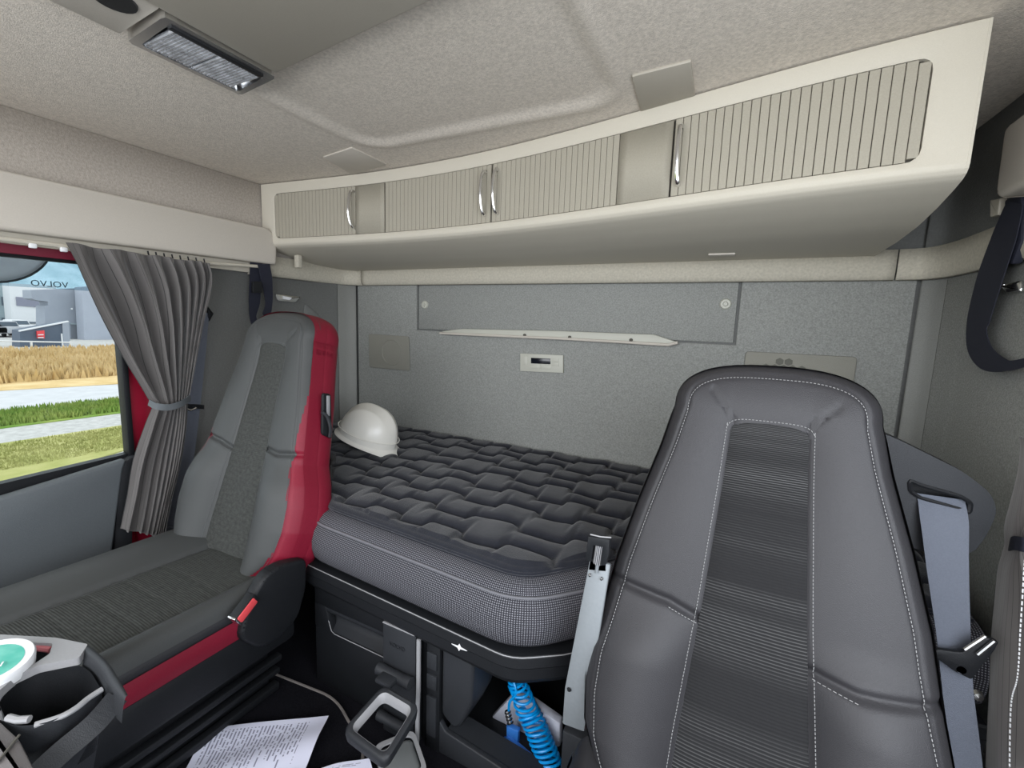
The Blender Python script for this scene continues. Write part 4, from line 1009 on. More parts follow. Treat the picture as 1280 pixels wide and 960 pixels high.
V, F = prismm(roundpoly(tg, 0.004, 3), (0, -0.008, 0), bev=0.002); mesh('belt_tongue', V, F, M_black, nb)
for l in (((1206, 812), (1232, 795)), ((1222, 818), (1243, 801))):
    a = P(*l[0], Y=0.852); b = P(*l[1], Y=0.852); V, F = tubem([a, b], 0.0028, 8); mesh('tongue_blade', V, F, M_chrome, nb)
p = P(1200, 835, Y=0.862); V, F = lathem([(0, 0.005), (0.006, 0.005), (0.008, 0.002), (0.009, 0.0)], p, 18, Matrix.Rotation(PI/2, 3, 'X')); mesh('belt_stop', V, F, M_belt, nb)
p = P(1221, 868, Y=0.90); V, F = lathem([(0, 0.008), (0.006, 0.007), (0.008, 0.0)], p, 14, Matrix.Rotation(PI/2, 3, 'X')); tag(mesh('chrome_bolt', V, F, M_chrome), 'small chrome bolt beside the near belt', 'bolt')

# hanging dark strap at the right wall
hs = thing('hanging_strap', P(1240, 300, X=0.43), 'dark loop of webbing hanging below the right header', 'strap')
def strapx(pxs, name, m, parent, xs2, th=0.0016):
    C_ = []; Wd = []; Hw = []
    for (xa, ya, xb, yb), X in zip(pxs, xs2):
        a = P(xa, ya, X=X); b = P(xb, yb, X=X); C_.append((a+b)/2); Wd.append(b-a); Hw.append(np.linalg.norm(b-a)/2)
    n = 50; C2 = spline(C_, n); k = len(C_)-1
    W2 = [np.array([np.interp(i/n*k, range(k+1), [w_[c_] for w_ in Wd]) for c_ in range(3)]) for i in range(n+1)]; H2 = [float(np.interp(i/n*k, range(k+1), Hw)) for i in range(n+1)]
    V, F = ribbonm(C2, H2, W2, th); return mesh(name, V, F, m, parent)
strapx([(1262, 245, 1276, 262), (1242, 290, 1270, 300), (1222, 345, 1252, 355), (1210, 395, 1238, 400), (1210, 430, 1234, 420), (1226, 455, 1242, 440), (1256, 462, 1262, 452), (1282, 458, 1284, 447)], 'webbing', M_beltdark, hs, [0.44]*8)
V, F = prismm([P(a, b, X=0.46) for a, b in ((1268, 250), (1290, 235), (1290, 300), (1278, 330), (1266, 330))], (-0.015, 0, 0), bev=0.004); mesh('strap_mount', V, F, M_beltdark, hs)
V, F = prismm(roundpoly([P(a, b, X=0.455) for a, b in ((1247, 250), (1260, 247), (1257, 268), (1247, 271))], 0.003), (-0.012, 0, 0), bev=0.002); tag(mesh('hook', V, F, M_cream), 'small cream hook below the right header', 'hook')
V, F = prismm(roundpoly([P(a, b, X=0.462) for a, b in ((1256, 357), (1282, 350), (1282, 364), (1264, 366))], 0.006), (-0.008, 0, 0), bev=0.003); tag(mesh('coat_hook', V, F, M_chrome), 'chrome lamp switch on the right wall behind the strap', 'wall fitting')
# left wall: strap bunch and chrome fitting
ls = thing('hanging_strap', P(325, 330, X=-1.66), 'dark bunched webbing strap hanging above the left seat', 'strap')
strapx([(313, 327, 328, 327), (312, 350, 326, 350), (311, 375, 325, 378), (312, 395, 320, 395), (318, 410, 324, 404), (328, 404, 332, 394), (332, 380, 340, 380), (326, 350, 340, 348), (322, 330, 337, 330)], 'webbing', M_beltdark, ls, [-1.665, -1.665, -1.66, -1.66, -1.65, -1.64, -1.64, -1.645, -1.65], 0.003)
V, F = prismm(roundpoly([P(a, b, X=-1.64) for a, b in ((314, 352), (325, 352), (326, 366), (314, 366))], 0.003), (0.012, 0, 0), bev=0.002); mesh('slider', V, F, M_black, ls)
cf = thing('wall_lamp', P(357, 373, X=-1.70), 'small chrome lamp fitting on the left wall above the seat', 'lamp')
V, F = prismm(roundpoly([P(a, b, X=-1.705) for a, b in ((342, 367), (374, 371), (367, 378), (344, 376))], 0.006), (0.012, 0, 0), bev=0.003); mesh('bezel', V, F, M_chrome, cf)
V, F = prismm(roundpoly([P(a, b, X=-1.692) for a, b in ((353, 370), (365, 372), (362, 375), (354, 374))], 0.003), (0.003, 0, 0), bev=0.001); mesh('lens', V, F, M_white, cf)

# ================================================================== LEFT BELT AND CURTAINS
lb = thing('seat_belt', P(218, 700, X=-1.64), 'blue-grey belt hanging between the curtain and the left seat', 'seat belt')
strapx([(246, 388, 261, 392), (238, 430, 258, 432), (228, 505, 250, 508), (220, 560, 243, 565), (210, 620, 234, 624), (204, 660, 226, 662)], 'webbing', M_belt, lb, [-1.69, -1.68, -1.665, -1.66, -1.655, -1.65])
strapx([(205, 655, 224, 657), (203, 690, 224, 692), (203, 740, 224, 742)], 'lower_webbing', M_belt, lb, [-1.658, -1.66, -1.665])
V, F = tubem([P(248, 392, X=-1.70), P(258, 384, X=-1.69), P(263, 392, X=-1.69), P(258, 400, X=-1.70)], 0.010, 8); mesh('belt_guide', V, F, M_black, lb)
V, F = prismm(roundpoly([P(a, b, X=-1.652) for a, b in ((222, 504), (254, 506), (254, 511), (222, 510))], 0.002), (0.008, 0, 0), bev=0.002); mesh('belt_tongue', V, F, M_black, lb)
V, F = tubem([P(231, 510, X=-1.645), P(238, 513, X=-1.643), P(245, 510, X=-1.645)], 0.003, 6); mesh('tongue_loop', V, F, M_chrome, lb)
V, F = prismm(roundpoly([P(a, b, X=-1.65) for a, b in ((202, 659), (224, 656), (225, 661), (203, 665))], 0.002), (0.008, 0, 0), bev=0.002); mesh('belt_stop', V, F, M_belt, lb)

def curtain(name, L, Rr, ties, Xp, amp, nf, label, seed=0):
    """L / Rr: lists of (v, px, py) edge points of the hanging cloth on the plane X=Xp; amp(v) fold depth"""
    t = thing(name, P((L[0][1]+Rr[0][1])/2, Rr[0][2], X=Xp), label, 'curtain')
    lv = [l[0] for l in L]; rv = [l[0] for l in Rr]
    LP = [P(l[1], l[2], X=Xp) for l in L]; RP = [P(l[1], l[2], X=Xp) for l in Rr]
    def itp(v, vs, PP):
        k = 0
        while k < len(vs)-2 and v > vs[k+1]: k += 1
        u = (v-vs[k])/(vs[k+1]-vs[k]); p0 = PP[max(k-1, 0)]; p1 = PP[k]; p2 = PP[k+1]; p3 = PP[min(k+2, len(PP)-1)]
        return 0.5*((2*p1)+(-p0+p2)*u+(2*p0-5*p1+4*p2-p3)*u*u+(-p0+3*p1-3*p2+p3)*u**3)
    def f(u, v):
        a = itp(v, lv, LP); b = itp(v, rv, RP)
        # cloth gathered towards the right edge above the tie: uneven fold spacing
        g = u**(1.0-0.25*sstep(0, 0.3, v))
        p = a*(1-g)+b*g
        ph = 2*PI*nf*(0.35*u+0.65*u**2.6)+0.9*math.sin(5*v+seed)+0.5*math.sin(3*u+2*v)
        A = amp(v, u)
        wv = math.sin(ph)+0.35*math.sin(2*ph+1.3+2*v)
        return (p[0]+A*wv*(1 if Xp < 0 else -1)+0.004*math.sin(11*v+7*u), p[1]+0.35*A*math.cos(ph), p[2]+0.002*math.sin(23*u))
    V, F, U = gridm(f, 260, 120); o = mesh('cloth', V, F, M_curtain, t, uv=U, sharp=80)
    md = o.modifiers.new('t', 'SOLIDIFY'); md.thickness = 0.0012; md.offset = 0
    return t
L = [(0, 79, 303), (0.12, 97, 348), (0.25, 121, 400), (0.38, 151, 452), (0.50, 182, 497), (0.56, 188, 507), (0.64, 178, 530), (0.76, 163, 575), (0.88, 156, 620), (1, 148, 662)]
Rr = [(0, 263, 329), (0.12, 263, 355), (0.25, 253, 400), (0.38, 244, 450), (0.50, 236, 494), (0.56, 233, 507), (0.64, 230, 535), (0.76, 223, 580), (0.88, 213, 625), (1, 204, 670)]
def ampL(v, u): return (0.016+0.010*math.sin(PI*min(1, v/0.5)))*(1-0.50*math.exp(-((v-0.53)/0.07)**2))*(0.75+0.35*(1-u))*(1-0.45*math.exp(-((u-0.45)/0.16)**2))*(0.55+0.45*sstep(0, 0.08, v))
ct = curtain('window_curtain', L, Rr, None, -1.615, ampL, 8.5, 'grey pinstriped curtain tied back at the left door window', 1)
# gathered heading folds hooked to the rail
for i in range(8):
    p = P(185+10*i, 319+1.3*i, X=-1.64); V, F = tubem([p+np.array((0, 0, 0.012)), p+np.array((0.004, 0, 0)), p+np.array((0, 0, -0.006))], 0.0025, 6); mesh('runner', V, F, M_black, ct)
# tie band
tb = [P(a, b, X=X) for a, b, X in ((186, 503, -1.60), (196, 508, -1.575), (212, 509, -1.568), (228, 504, -1.575), (238, 497, -1.60))]
V, F = ribbonm(spline(tb, 24), 0.010, (0, 0, 1), 0.002); mesh('tie_band', V, F, M_door, ct)
# near curtain at the right frame edge
L = [(0, 1272, 548), (0.25, 1270, 600), (0.40, 1266, 655), (0.50, 1262, 682), (0.6, 1251, 720), (0.75, 1244, 790), (0.88, 1246, 870), (1, 1242, 980)]
Rr = [(0, 1330, 540), (0.25, 1330, 600), (0.40, 1300, 655), (0.50, 1292, 690), (0.6, 1312, 730), (0.75, 1330, 790), (0.88, 1332, 870), (1, 1340, 980)]
def ampR(v, u): return 0.010*(1-0.5*math.exp(-((v-0.5)/0.06)**2))
cr2 = curtain('window_curtain', L, Rr, None, 0.405, ampR, 2.5, 'grey curtain edge with white seam at the right door', 4)
V, F = ribbonm(spline([P(a, b, X=X) for a, b, X in ((1258, 684, 0.425), (1266, 679, 0.39), (1280, 681, 0.375), (1298, 686, 0.40))], 20), 0.010, (0, 0, 1), 0.002); mesh('tie_band', V, F, M_beltdark, cr2)
sm_ = spline([P(a, b, X=0.385) for a, b in ((1281, 700), (1276, 780), (1272, 845), (1264, 880), (1262, 960), (1262, 1000))], 60)
mb = MB()
for i in range(0, 60): a = sm_[i]; b = sm_[i]*0.35+sm_[i+1]*0.65; mb.add(*tubem([a, b], 0.0009, 4))
o = mb.build('seam_thread', M_white, cr2); o['kind'] = 'stuff'

# ================================================================== FLOOR THINGS
fm = thing('floor_mat', (-0.85, 0.35, FLOOR), 'black carpet floor mat with grey bound edge between the seats', 'floor mat')
q = [P(330, 836, Z=-0.045), P(408, 868, Z=-0.045), P(470, 905, Z=-0.045), (-0.50, 0.62, -0.045), (-0.50, -0.3, -0.045), P(150, 960, Z=-0.045)+np.array((-0.02, -0.5, 0)), P(170, 935, Z=-0.045)]
q = [(-1.165, 0.735, -0.048), (-0.66, 0.705, -0.048), (-0.625, 0.60, -0.048), (-0.625, -0.4, -0.048), (-1.06, -0.4, -0.048), (-1.06, 0.4, -0.048)]
q = [P(322, 834, Z=-0.048), P(420, 873, Z=-0.048), (-0.66, 0.66, -0.048), (-0.655, 0.55, -0.048), (-0.655, -0.4, -0.048), (-0.905, -0.4, -0.048), P(150, 925, Z=-0.048)]
rq = roundpoly(q, 0.05, 6)
V, F = prismm([(p[0], p[1], -0.058) for p in rq], (0, 0, 0.010)); mesh('carpet', V, F, M_carpet, fm, smooth=False)
V, F = tubem([(p[0], p[1], -0.049) for p in rq], 0.0038, 6, closed=True); mesh('edge_binding', V, F, M_matpipe, fm)

def paper(name, corners, label, seed, lift=0.012):
    a, b, c, d = [np.array(p, float) for p in corners]
    def f(u, v):
        p = (a*(1-u)+b*u)*(1-v)+(d*(1-u)+c*u)*v
        return p+np.array((0, 0, 0.002+lift*(math.sin(2.2*u+seed)*0.5+0.5)*(0.3+0.7*v)+0.003*math.sin(9*u+4*v+seed)))
    V, F, U = gridm(f, 24, 24); return tag(mesh(name, V, F, M_print, uv=U), label, 'paper')
zp = -0.040
pa, pb, pc_, pd = P(258, 914, Z=zp), P(411, 898, Z=zp+0.02), P(372, 990, Z=zp+0.01), P(210, 1005, Z=zp)
# text lines run down the sheet in the picture
paper('printed_sheet', (pa, pd, pc_, pb), 'printed white sheet lying on the black floor mat', 0.4)
pe, pf, pg, ph_ = P(462, 947, Z=0.0), P(478, 1010, Z=0.0), P(372, 1035, Z=-0.02), P(345, 975, Z=-0.02)
paper('printed_sheet', (ph_, pe, pf, pg), 'second white sheet at the bottom edge beside the cup holder', 2.0, 0.004)

# ------------------------------------------------------------------ centre tray at the lower left
tr = thing('console_tray', (-0.85, 0.2, 0.1), 'grey console tray with two openings at the lower left', 'console')
ZT_ = 0.40
def T(px, py, z=ZT_): return P(px, py, Z=z)
rimo = [T(-60, 780), T(0, 793), T(70, 797), T(110, 806), T(132, 825), T(158, 868), T(120, 905, 0.36), T(45, 960, 0.36), T(-40, 1010, 0.36), T(-160, 900)]
def flat(L, z): return [np.array((p[0], p[1], z)) for p in L]
hole2 = [T(48, 832), T(78, 826), T(98, 822), T(112, 830), T(128, 856), T(94, 878), T(60, 897), T(38, 902), T(10, 898), T(-4, 866), T(20, 845)]
hole1 = [T(-60, 800), T(2, 802), T(66, 804), T(62, 817), T(30, 838), T(-20, 862), T(-90, 860)]
def loft(name, loops, m, parent, **k): 
    return loopstrip(loops, name, m, parent, **k)
o1 = roundpoly(flat([T(-60, 788), T(0, 793), T(70, 797), T(110, 805), T(99, 822), T(78, 826), T(48, 832), T(20, 845), T(-4, 866), T(-60, 885), T(-90, 862), T(-20, 862), T(30, 838), T(62, 817), T(66, 804), T(2, 802), T(-60, 800)], ZT_), 0.004, 3)
V, F = prismm(o1, (0, 0, -0.012)); mesh('rim', V, F, M_lgrey, tr)
# pocket walls (open cup pocket) : inner skin going down and its front lip
hl = resample(roundpoly(flat(hole2, ZT_), 0.02, 4), 80); hb = sum(hl)/80
loft('pocket', [dz(hl, -0.012), dz(scl(hl, hb, 0.96), -0.05), dz(scl(hl, hb, 0.86), -0.10), dz(scl(hl, hb, 0.5), -0.105), dz(scl(hl, hb, 0.02), -0.105)], M_black, tr, sharp=60)
lip = [T(127, 857, ZT_), T(110, 868), T(95, 880), T(75, 891), T(43, 901)]
V, F = tubem(spline([p+np.array((0, 0, -0.006)) for p in lip], 30), 0.0038, 8); mesh('pocket_lip', V, F, M_lgrey, tr)
V, F = tubem([T(37, 899), T(22, 900), T(10, 897)], 0.0045, 8); mesh('pocket_lip', V, F, M_lgrey, tr)
def skirt(u, v):
    a = spline([T(128, 856), T(110, 869), T(92, 882), T(70, 895), T(38, 903), T(8, 900), T(-30, 880)], 30); i = min(int(u*30), 29); p = a[i]*(1-(u*30-i))+a[i+1]*(u*30-i)
    return p+np.array((0.005*math.sin(PI*v)-0.02*v, 0.0-0.012*v, -0.004-0.13*v))
V, F, U = gridm(skirt, 30, 8); mesh('pocket_front', V, F, M_dark, tr)
h1 = resample(roundpoly(flat(hole1, ZT_), 0.012, 4), 60); h1c = sum(h1)/60
loft('bin', [dz(h1, -0.008), dz(scl(h1, h1c, 0.97), -0.045), dz(scl(h1, h1c, 0.3), -0.048), dz(scl(h1, h1c, 0.01), -0.048)], M_black, tr)
V, F = tubem([T(-40, 801, ZT_-0.008), T(10, 804, ZT_-0.008), T(64, 812, ZT_-0.010)], 0.005, 8); mesh('red_trim', V, F, mat('red_trim_strip', (0.55, 0.16, 0.18), 0.4), tr)
V, F = prismm([T(53, 832, ZT_-0.012), T(76, 827, ZT_-0.012), T(97, 824, ZT_-0.012), T(88, 835, ZT_-0.02), T(70, 838, ZT_-0.02)], (0, 0, -0.006), bev=0.002); mesh('pocket_tab', V, F, M_door, tr)
# side arm running down to the floor, outer cheek
ck = [T(112, 806), T(134, 826), T(161, 868), P(152, 880, Z=0.37), P(60, 960, Z=0.30), P(36, 990, Z=0.26), P(30, 975, Z=0.26), P(126, 890, Z=0.36), T(134, 866, 0.385)]
V, F = ribbonm(spline([P(146, 872, Z=0.385), P(118, 905, Z=0.375), P(75, 942, Z=0.365), P(30, 985, Z=0.355)], 16), 0.014, (RT-UP), 0.006); mesh('side_arm', V, F, M_dark, tr, smooth=False)
def cheek(u, v):
    a = spline([T(110, 806), T(133, 826), T(147, 846), T(160, 869)], 20); b = [T(100, 822), T(116, 836), T(127, 856), T(150, 880)]; b = spline(b, 20)
    i = min(int(u*20), 19); f_ = u*20-i; p = a[i]*(1-f_)+a[i+1]*f_; q_ = b[i]*(1-f_)+b[i+1]*f_
    return p*(1-v)+q_*v+np.array((0, 0, 0.004*math.sin(PI*v)-0.03*v*v))
V, F, U = gridm(cheek, 20, 8); mesh('corner_cheek', V, F, M_dark, tr)
# white tub with green-printed lid in the rear opening
tc_ = P(8, 832, Z=ZT_+0.012); tub = thing('lidded_tub', tc_-np.array((0, 0, 0.05)), 'white plastic tub with green printed lid in the console tray', 'tub')
tc_ = tc_+np.array((-0.022, -0.012, 0.0))
RL = Matrix.Rotation(math.radians(8), 3, 'Y')
V, F = lathem([(0.0, -0.075), (0.036, -0.075), (0.043, -0.01), (0.0435, -0.006)], tc_, 40, RL); mesh('body', V, F, M_white, tub)
V, F = lathem([(0.043, -0.014), (0.047, -0.014), (0.048, 0.002), (0.046, 0.005), (0.040, 0.005), (0.039, 0.003), (0.0, 0.003)], tc_, 40, RL); mesh('lid', V, F, M_white, tub)
V, F = lathem([(0.0, 0.0036), (0.036, 0.0036), (0.036, 0.003)], tc_, 40, RL); mesh('lid_print', V, F, mat('green_print', (0.05, 0.42, 0.33), 0.4, col2=(0.25, 0.65, 0.55), vscale=25), tub)
xd = RT-np.array((0, 0, RT[2])); yd = np.cross((0, 0, 1), xd)
textm('lid_lettering', 'Cu', 0.022, tc_+np.array((0.012, 0.0, 0.0040)), xd*0.8+yd*0.5, yd*0.8-xd*0.5, M_white, tub)
# dashboard corner at the very bottom left
dc = thing('dashboard_corner', (-0.7, 0.1, 0.2), 'smooth warm grey dashboard edge at the bottom left corner', 'dashboard')
q = [P(a, b, Z=0.40) for a, b in ((-30, 885), (0, 900), (24, 922), (46, 965), (60, 1010), (-60, 1020))]
V, F = prismm(roundpoly(q, 0.01), (0, 0, -0.05), bev=0.004); mesh('panel', V, F, mat('warm_grey_dash', (0.13, 0.12, 0.12), 0.55, 0.2, 800, 0.04), dc)
V, F = tubem([P(-5, 955, Z=0.402), P(24, 919, Z=0.402)], 0.0016, 6); mesh('panel_gap', V, F, M_gap, dc)

# ------------------------------------------------------------------ hose, blow gun and paper bag in the compartment
pkt = thing('white_packet', (-0.28, 0.9, FLOOR), 'crumpled white packet behind the blue hose in the compartment', 'packet')
q = [P(a, b, Y=0.885) for a, b in ((613, 898), (641, 868), (665, 880), (700, 905), (700, 935), (660, 936), (628, 916))]
V, F = prismm(q, (0, 0.025, 0), bev=0.006, seg=2); mesh('wrapper', V, F, mat('packet_paper', (0.50, 0.52, 0.60), 0.6, 0.8, 60, 0.1), pkt)
hsn = thing('coiled_air_hose', P(660, 900, Y=0.86), 'bright blue coiled air hose hanging in the compartment beside the stay', 'hose')
axis = spline([P(a, b, Y=y) for a, b, y in ((643, 852, 0.87), (650, 862, 0.87), (658, 885, 0.87), (668, 905, 0.86), (676, 925, 0.85), (684, 945, 0.84), (690, 965, 0.83), (692, 985, 0.83))], 200)
turns = 21; hp = []
for i in range(1200):
    u = i/1199; k = min(int(u*200), 199); f_ = u*200-k; p = axis[k]*(1-f_)+axis[k+1]*f_; t = axis[min(k+3, 200)]-axis[max(k-3, 0)]; t /= np.linalg.norm(t)
    s_ = np.cross(t, (0, 1, 0)); s_ /= np.linalg.norm(s_); q_ = np.cross(t, s_); r_ = float(np.interp(u, [0, 0.08, 0.3, 1], [0.008, 0.018, 0.0245, 0.0245]))
    a = 2*PI*turns*u; tilt = 0.010*math.cos(a)
    hp.append(p+(s_*math.cos(a)+q_*math.sin(a))*r_+t*tilt)
V, F = tubem(hp, 0.0033, 8); mesh('coil', V, F, M_blue, hsn)
V, F = tubem(spline([P(640, 846, Y=0.86), P(645, 866, Y=0.85), P(637, 878, Y=0.85), P(636, 895, Y=0.86)], 20), 0.0032, 8); mesh('tail', V, F, M_blue, hsn)
gun = thing('blow_gun', P(645, 920, Y=0.88), 'blue air blow gun with black nozzle beside the coiled hose', 'blow gun')
a = P(634, 888, Y=0.855); b = P(638, 904, Y=0.85)
V, F = tubem([a, b], 0.0062, 12); mesh('coupling', V, F, M_chrome, gun)
for k in range(4): p = a+(b-a)*(0.1+0.27*k); V, F = tubem([p, p+(b-a)*0.1], 0.0078, 12); mesh('coupling_ring', V, F, M_black, gun)
V, F = prismm(roundpoly([P(x, y, Y=0.855) for x, y in ((636, 902), (651, 908), (650, 926), (636, 922))], 0.004), (0, -0.014, 0), bev=0.003); mesh('body', V, F, M_bluegun, gun)
V, F = prismm(roundpoly([P(x, y, Y=0.845) for x, y in ((631, 920), (636, 917), (650, 928), (664, 940), (676, 952), (672, 957), (655, 948), (645, 938))], 0.003), (0, -0.012, 0), bev=0.003); mesh('handle', V, F, mat('light_blue_grip', (0.06, 0.25, 0.75), 0.35), gun)

# ================================================================== OUTSIDE THE LEFT DOOR WINDOW
GZ = -2.0
M_gravel = mat('pale_gravel', (0.36, 0.36, 0.35), 1.0, 0, 8, vscale=6, col2=(0.50, 0.50, 0.49), spec=0.05)
M_road = mat('pale_asphalt', (0.46, 0.47, 0.49), 1.0, 0, 6, vscale=2, col2=(0.53, 0.54, 0.56), spec=0.05)
M_gr1 = mat('lawn', (0.27, 0.29, 0.09), 1.0, 0.8, 5, vscale=1.3, col2=(0.42, 0.41, 0.18), spec=0.05)
M_gr2 = mat('green_verge', (0.15, 0.27, 0.05), 1.0, 0.8, 5, vscale=1.5, col2=(0.30, 0.36, 0.10), spec=0.05)
M_gr3 = mat('dry_grass', (0.50, 0.35, 0.15), 1.0, 0.8, 4, vscale=0.9, col2=(0.68, 0.53, 0.30), spec=0.05)
def slab(name, x0, x1, z, m, y0=-30, y1=60):
    return sbox(name, (x0, y0, GZ-0.2), (x1, y1, GZ+z), m)
slab('ground', -260, 30, 0.0, M_gravel, -120, 200)
def band(name, e0, e1, z, m, ys=(-20, 18)):
    """ground strip between two edges given as (x at y=0, x at y=10)"""
    V = []; 
    f = lambda e, y: e[0]+(e[1]-e[0])*y/10
    L = [(f(e0, ys[0]), ys[0]), (f(e0, ys[1]), ys[1]), (f(e1, ys[1]), ys[1]), (f(e1, ys[0]), ys[0])]
    V, F = prismm([(x, y, GZ) for x, y in L], (0, 0, z)); o = mesh(name, V, F, m, smooth=False); o['kind'] = 'structure'; return o
band('lawn', (-9.0, -14.2), (-13.85, -13.9), 0.03, M_gr1, (-10, 8))
band('green_verge', (-15.72, -15.6), (-18.0, -18.05), 0.03, M_gr2)
band('road', (-18.0, -18.05), (-24.3, -21.5), 0.015, M_road)
band('dry_field', (-24.3, -21.5), (-41.0, -41.0), 0.04, M_gr3)
def tufts(name, label, xa, xb, n, h, m, ry):
    mb_V = []; mb_F = []; rnd = random.Random(len(name)+n)
    for i in range(n):
        x = xa+(xb-xa)*rnd.random(); y = -x*(ry[0]+(ry[1]-ry[0])*rnd.random()); a = rnd.random()*PI; hh = h*(0.5+rnd.random()); w_ = hh*0.25
        b = len(mb_V); mb_V += [(x-w_*math.cos(a), y-w_*math.sin(a), GZ+0.02), (x+w_*math.cos(a), y+w_*math.sin(a), GZ+0.02), (x+hh*0.4*(rnd.random()-0.5), y+hh*0.4*(rnd.random()-0.5), GZ+0.02+hh)]; mb_F.append((b, b+1, b+2))
    o = mesh(name, mb_V, mb_F, m, smooth=False); tag(o, label, 'grass', kind='stuff'); return o
tufts('grass', 'yellow-green lawn grass nearest the window', -11.5, -13.7, 9000, 0.05, M_gr1, (0.1, 0.5))
tufts('grass', 'bright green grass verge between the gravel path and the road', -15.8, -17.9, 9000, 0.13, M_gr2, (0.1, 0.5))
tufts('grass', 'dry yellow grass field in front of the fence', -24.6, -40.5, 16000, 0.38, M_gr3, (0.1, 0.52))

M_bwhite = mat('white_render', (0.62, 0.64, 0.66), 0.8, 0, 5, 0.02); M_bgrey = mat('grey_cladding', (0.17, 0.19, 0.22), 0.7, 0, 2, 0.05); M_bgrey2 = mat('pale_grey_cladding', (0.27, 0.30, 0.35), 0.7, 0, 2, 0.05)
M_bteal = mat('pale_blue_cladding', (0.30, 0.37, 0.40), 0.7, 0, 2, 0.05); M_bdark = mat('slate_cladding', (0.075, 0.10, 0.14), 0.7, 0, 2, 0.05); M_win = mat('dull_window', (0.10, 0.13, 0.16), 0.3)
def face(poly, X, depth, name, m, parent):
    V, F = prismm([P(a, b, X=X) for a, b in poly], (-depth, 0, 0)); return mesh(name, V, F, m, parent, smooth=False)
b1 = thing('office_building', P(0, 415, X=-74), 'pale blue-grey building with small windows at the far left of the window view', 'building')
face([(-70, 338), (11, 350), (15, 410), (-70, 412)], -76, 2, 'wall', M_bteal, b1)
for q in (((1.5, 371), (8.5, 371.5), (9.5, 382), (2.5, 381.5)), ((2, 397), (11, 398), (11.5, 403), (2.5, 402.5)), ((-12, 370), (-5, 370.5), (-4, 381), (-11, 380.5))): face(q, -75.9, 0.2, 'window', M_win, b1)
b2 = thing('white_building', P(35, 415, X=-73), 'white building with a dark window band behind the parked cars', 'building')
face([(11, 354), (70, 357.5), (72, 408), (16, 411)], -73, 2, 'wall', M_bwhite, b2)
face([(20, 371), (60, 374), (60, 385), (21, 382)], -72.9, 0.3, 'window_band', mat('violet_grey_window', (0.20, 0.21, 0.27), 0.4), b2)
face([(23, 402), (46, 402.5), (46, 404.5), (24, 404)], -72.9, 0.3, 'window_band', M_win, b2)
b3 = thing('warehouse', P(75, 440, X=-58), 'mid grey clad warehouse behind the low slate building', 'building')
face([(39, 362.5), (106, 360), (112, 444), (56, 440), (56, 382), (60, 382), (60, 377), (45, 375), (39.5, 373)], -58, 2, 'wall', M_bgrey2, b3)
face([(89, 405), (101, 405.5), (103, 440), (90, 440)], -57.9, 0.2, 'door', M_bgrey, b3)
face([(88, 404), (102, 404.5), (102, 406), (88, 405.5)], -57.85, 0.2, 'door_frame', M_bteal, b3)
for a, b in ((90, 386), (103, 430)): face([(a-1, b-1), (a+1, b-1), (a+1, b+1), (a-1, b+1)], -57.8, 0.1, 'wall_lamp', M_white, b3)
b4 = thing('warehouse', P(140, 440, X=-56), 'paler grey warehouse block at the right edge of the window view', 'building')
face([(102, 359), (230, 345), (230, 450), (107, 446)], -56, 1.5, 'wall', mat('light_cladding', (0.33, 0.36, 0.42), 0.7, 0, 2, 0.04), b4)
b5 = thing('sloped_shed', P(55, 440, X=-47), 'low slate-blue shed with sloping white-edged roof and red sign', 'building')
face([(25, 413), (80, 402.5), (86, 402), (89, 443), (25, 441)], -47, 1.5, 'wall', M_bdark, b5)
face([(25, 413), (86, 401), (86, 402.6), (25, 414.6)], -46.9, 0.3, 'roof_edge', M_bwhite, b5)
face([(78, 404), (86, 402.5), (89, 443), (80, 442)], -46.9, 0.2, 'corner_panel', M_bgrey2, b5)
face([(46, 414), (55.5, 413), (56, 423), (47, 423)], -46.8, 0.15, 'sign', mat('red_sign', (0.65, 0.05, 0.06), 0.5), b5)
for y in (418, 421.6): face([(47.5, y), (54.5, y-0.3), (54.6, y+1.0), (47.6, y+1.2)], -46.6, 0.05, 'sign_band', M_bwhite, b5)
face([(76.5, 417), (78, 417), (79.5, 434), (78, 434)], -46.5, 0.1, 'pipe', M_bwhite, b5)
# fence with posts and one rail
fn_ = thing('wire_fence', P(40, 443, X=-41.5), 'thin white post and rail fence along the dry field', 'fence')
a = P(-60, 425, X=-41.5); b = P(88, 428, X=-41.5)
V, F = tubem([a, b], 0.05, 6); mesh('rail', V, F, M_bwhite, fn_)
for px in (-50, -5, 39, 88):
    p = P(px, 428, X=-41.5); V, F = tubem([(p[0], p[1], GZ), (p[0], p[1], p[2]+0.08)], 0.06, 6); mesh('post', V, F, M_bwhite, fn_)
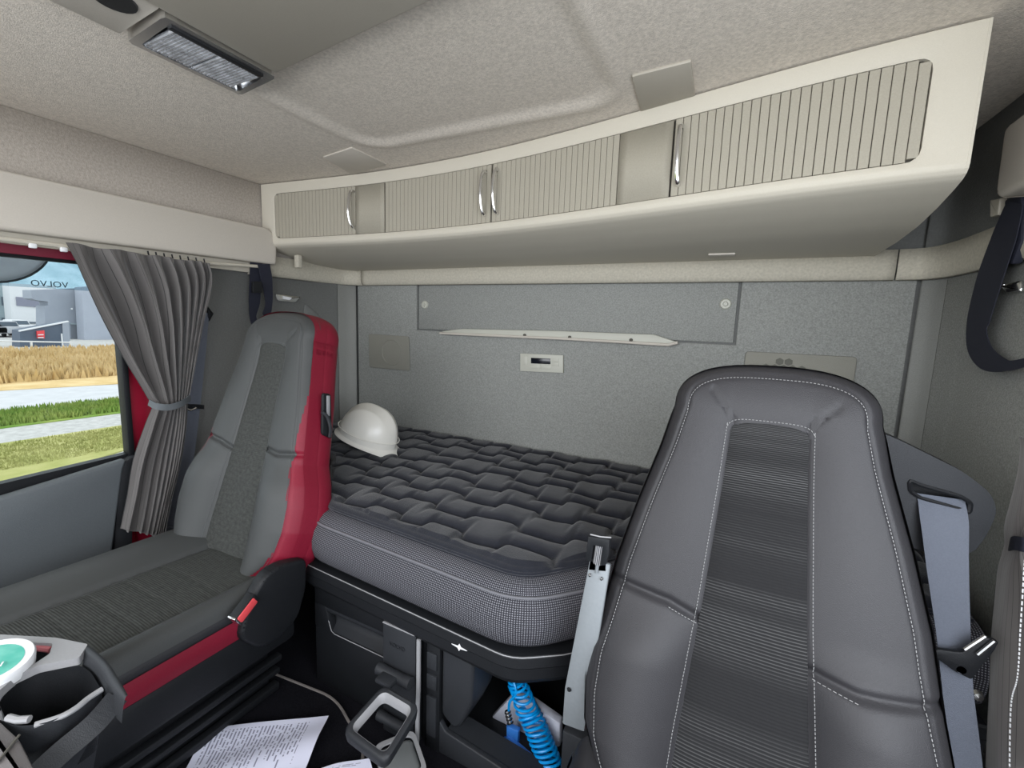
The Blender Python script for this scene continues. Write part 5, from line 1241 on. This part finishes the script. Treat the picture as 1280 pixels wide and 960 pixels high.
# parked cars seen end on
def car(px, py, X, m, label):
    p = P(px, py, X=X); c = np.array((p[0], p[1], GZ+0.02)); t = thing('car', c, label, 'car')
    body = [(0, -0.9, 0.35), (0, -0.93, 0.75), (0, -0.85, 1.0), (0, 0.85, 1.0), (0, 0.93, 0.75), (0, 0.9, 0.35)]
    V, F = prismm([c+np.array(v) for v in body], (-4.2, 0, 0), bev=0.08); mesh('body', V, F, m, t)
    cab_ = [(-0.9, -0.82, 1.0), (-0.9, -0.62, 1.5), (-0.9, 0.62, 1.5), (-0.9, 0.82, 1.0)]
    V, F = prismm([c+np.array(v) for v in cab_], (-2.4, 0, 0), bev=0.08); mesh('cabin', V, F, m, t)
    V, F = prismm([c+np.array(v) for v in [(-0.86, -0.70, 1.05), (-0.86, -0.56, 1.43), (-0.86, 0.56, 1.43), (-0.86, 0.70, 1.05)]], (-0.1, 0, 0)); mesh('windscreen', V, F, M_win, t, smooth=False)
    for sy in (-0.8, 0.8):
        for sx in (-0.8, -3.4):
            V, F = tubem([c+np.array((sx, sy-0.1, 0.33)), c+np.array((sx, sy+0.1, 0.33))], 0.33, 14); mesh('wheel', V, F, M_black, t)
car(-7, 415, -62, M_bwhite, 'white parked car leftmost in the window view'); car(15, 415, -62, mat('silver_car', (0.45, 0.47, 0.5), 0.3), 'silver parked car second from the left in the window view'); car(30, 411, -68, M_bwhite, 'white parked car just left above the sloped shed')
# wooded hill far behind
def hill(u, v):
    y = -150+700*u; x = -330-260*v; z = GZ+170*math.sin(PI*0.5*v)*(0.85+0.25*math.sin(4*u+1))+5*math.sin(37*u+11*v)*v+3*math.sin(83*u+29*v)
    return (x, y, z)
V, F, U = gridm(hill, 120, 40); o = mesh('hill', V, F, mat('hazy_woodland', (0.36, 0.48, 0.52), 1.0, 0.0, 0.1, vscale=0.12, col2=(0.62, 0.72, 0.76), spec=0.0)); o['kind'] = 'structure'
# pale disc added in place of a reflection at the top left of the window
mr = thing('reflection_disc', P(-20, 310, X=-2.2), 'pale disc standing in for a reflection in the left window', 'reflection')
cpt = P(-22, 288, X=-2.2); rr = abs(P(-22, 352, X=-2.2)[2]-cpt[2])
V, F = lathem([(0, 0.018), (rr*0.8, 0.016), (rr*0.97, 0.006), (rr, 0.0), (rr*0.97, -0.03), (rr*0.7, -0.06), (0, -0.065)], cpt, 48, Matrix.Rotation(PI/2, 3, 'Y')); mesh('housing', V, F, mat('reflection_disc_grey', (0.85, 0.80, 0.82), 0.5), mr)
V, F = tubem([cpt+np.array((0.008, rr*math.cos(a), rr*math.sin(a))) for a in [2*PI*i/48 for i in range(48)]], 0.0035, 6, closed=True); mesh('rim', V, F, M_dark, mr)
V, F = tubem([cpt+np.array((-0.03, 0, 0)), cpt+np.array((-0.02, -0.25, 0.15)), np.array((-1.80, -0.55, 1.3))], 0.015, 8); mesh('arm', V, F, M_dark, mr)

# repeats share a group
for base, g in (('wall_button', 'round buttons on the rear wall'), ('cab_seat', 'cab seats'), ('wall_speaker', 'speaker covers on the rear wall'), ('car', 'parked cars outside'),
                ('seat_belt', 'seat belts'), ('window_curtain', 'door window curtains'), ('printed_sheet', 'printed sheets on the floor'), ('hanging_strap', 'straps hanging from the side walls'),
                ('cover_cap', 'cover caps on the ceiling'), ('warehouse', 'grey warehouses outside')):
    for o in bpy.data.objects:
        if o.parent is None and o.name.split('.')[0] == base: o['group'] = g
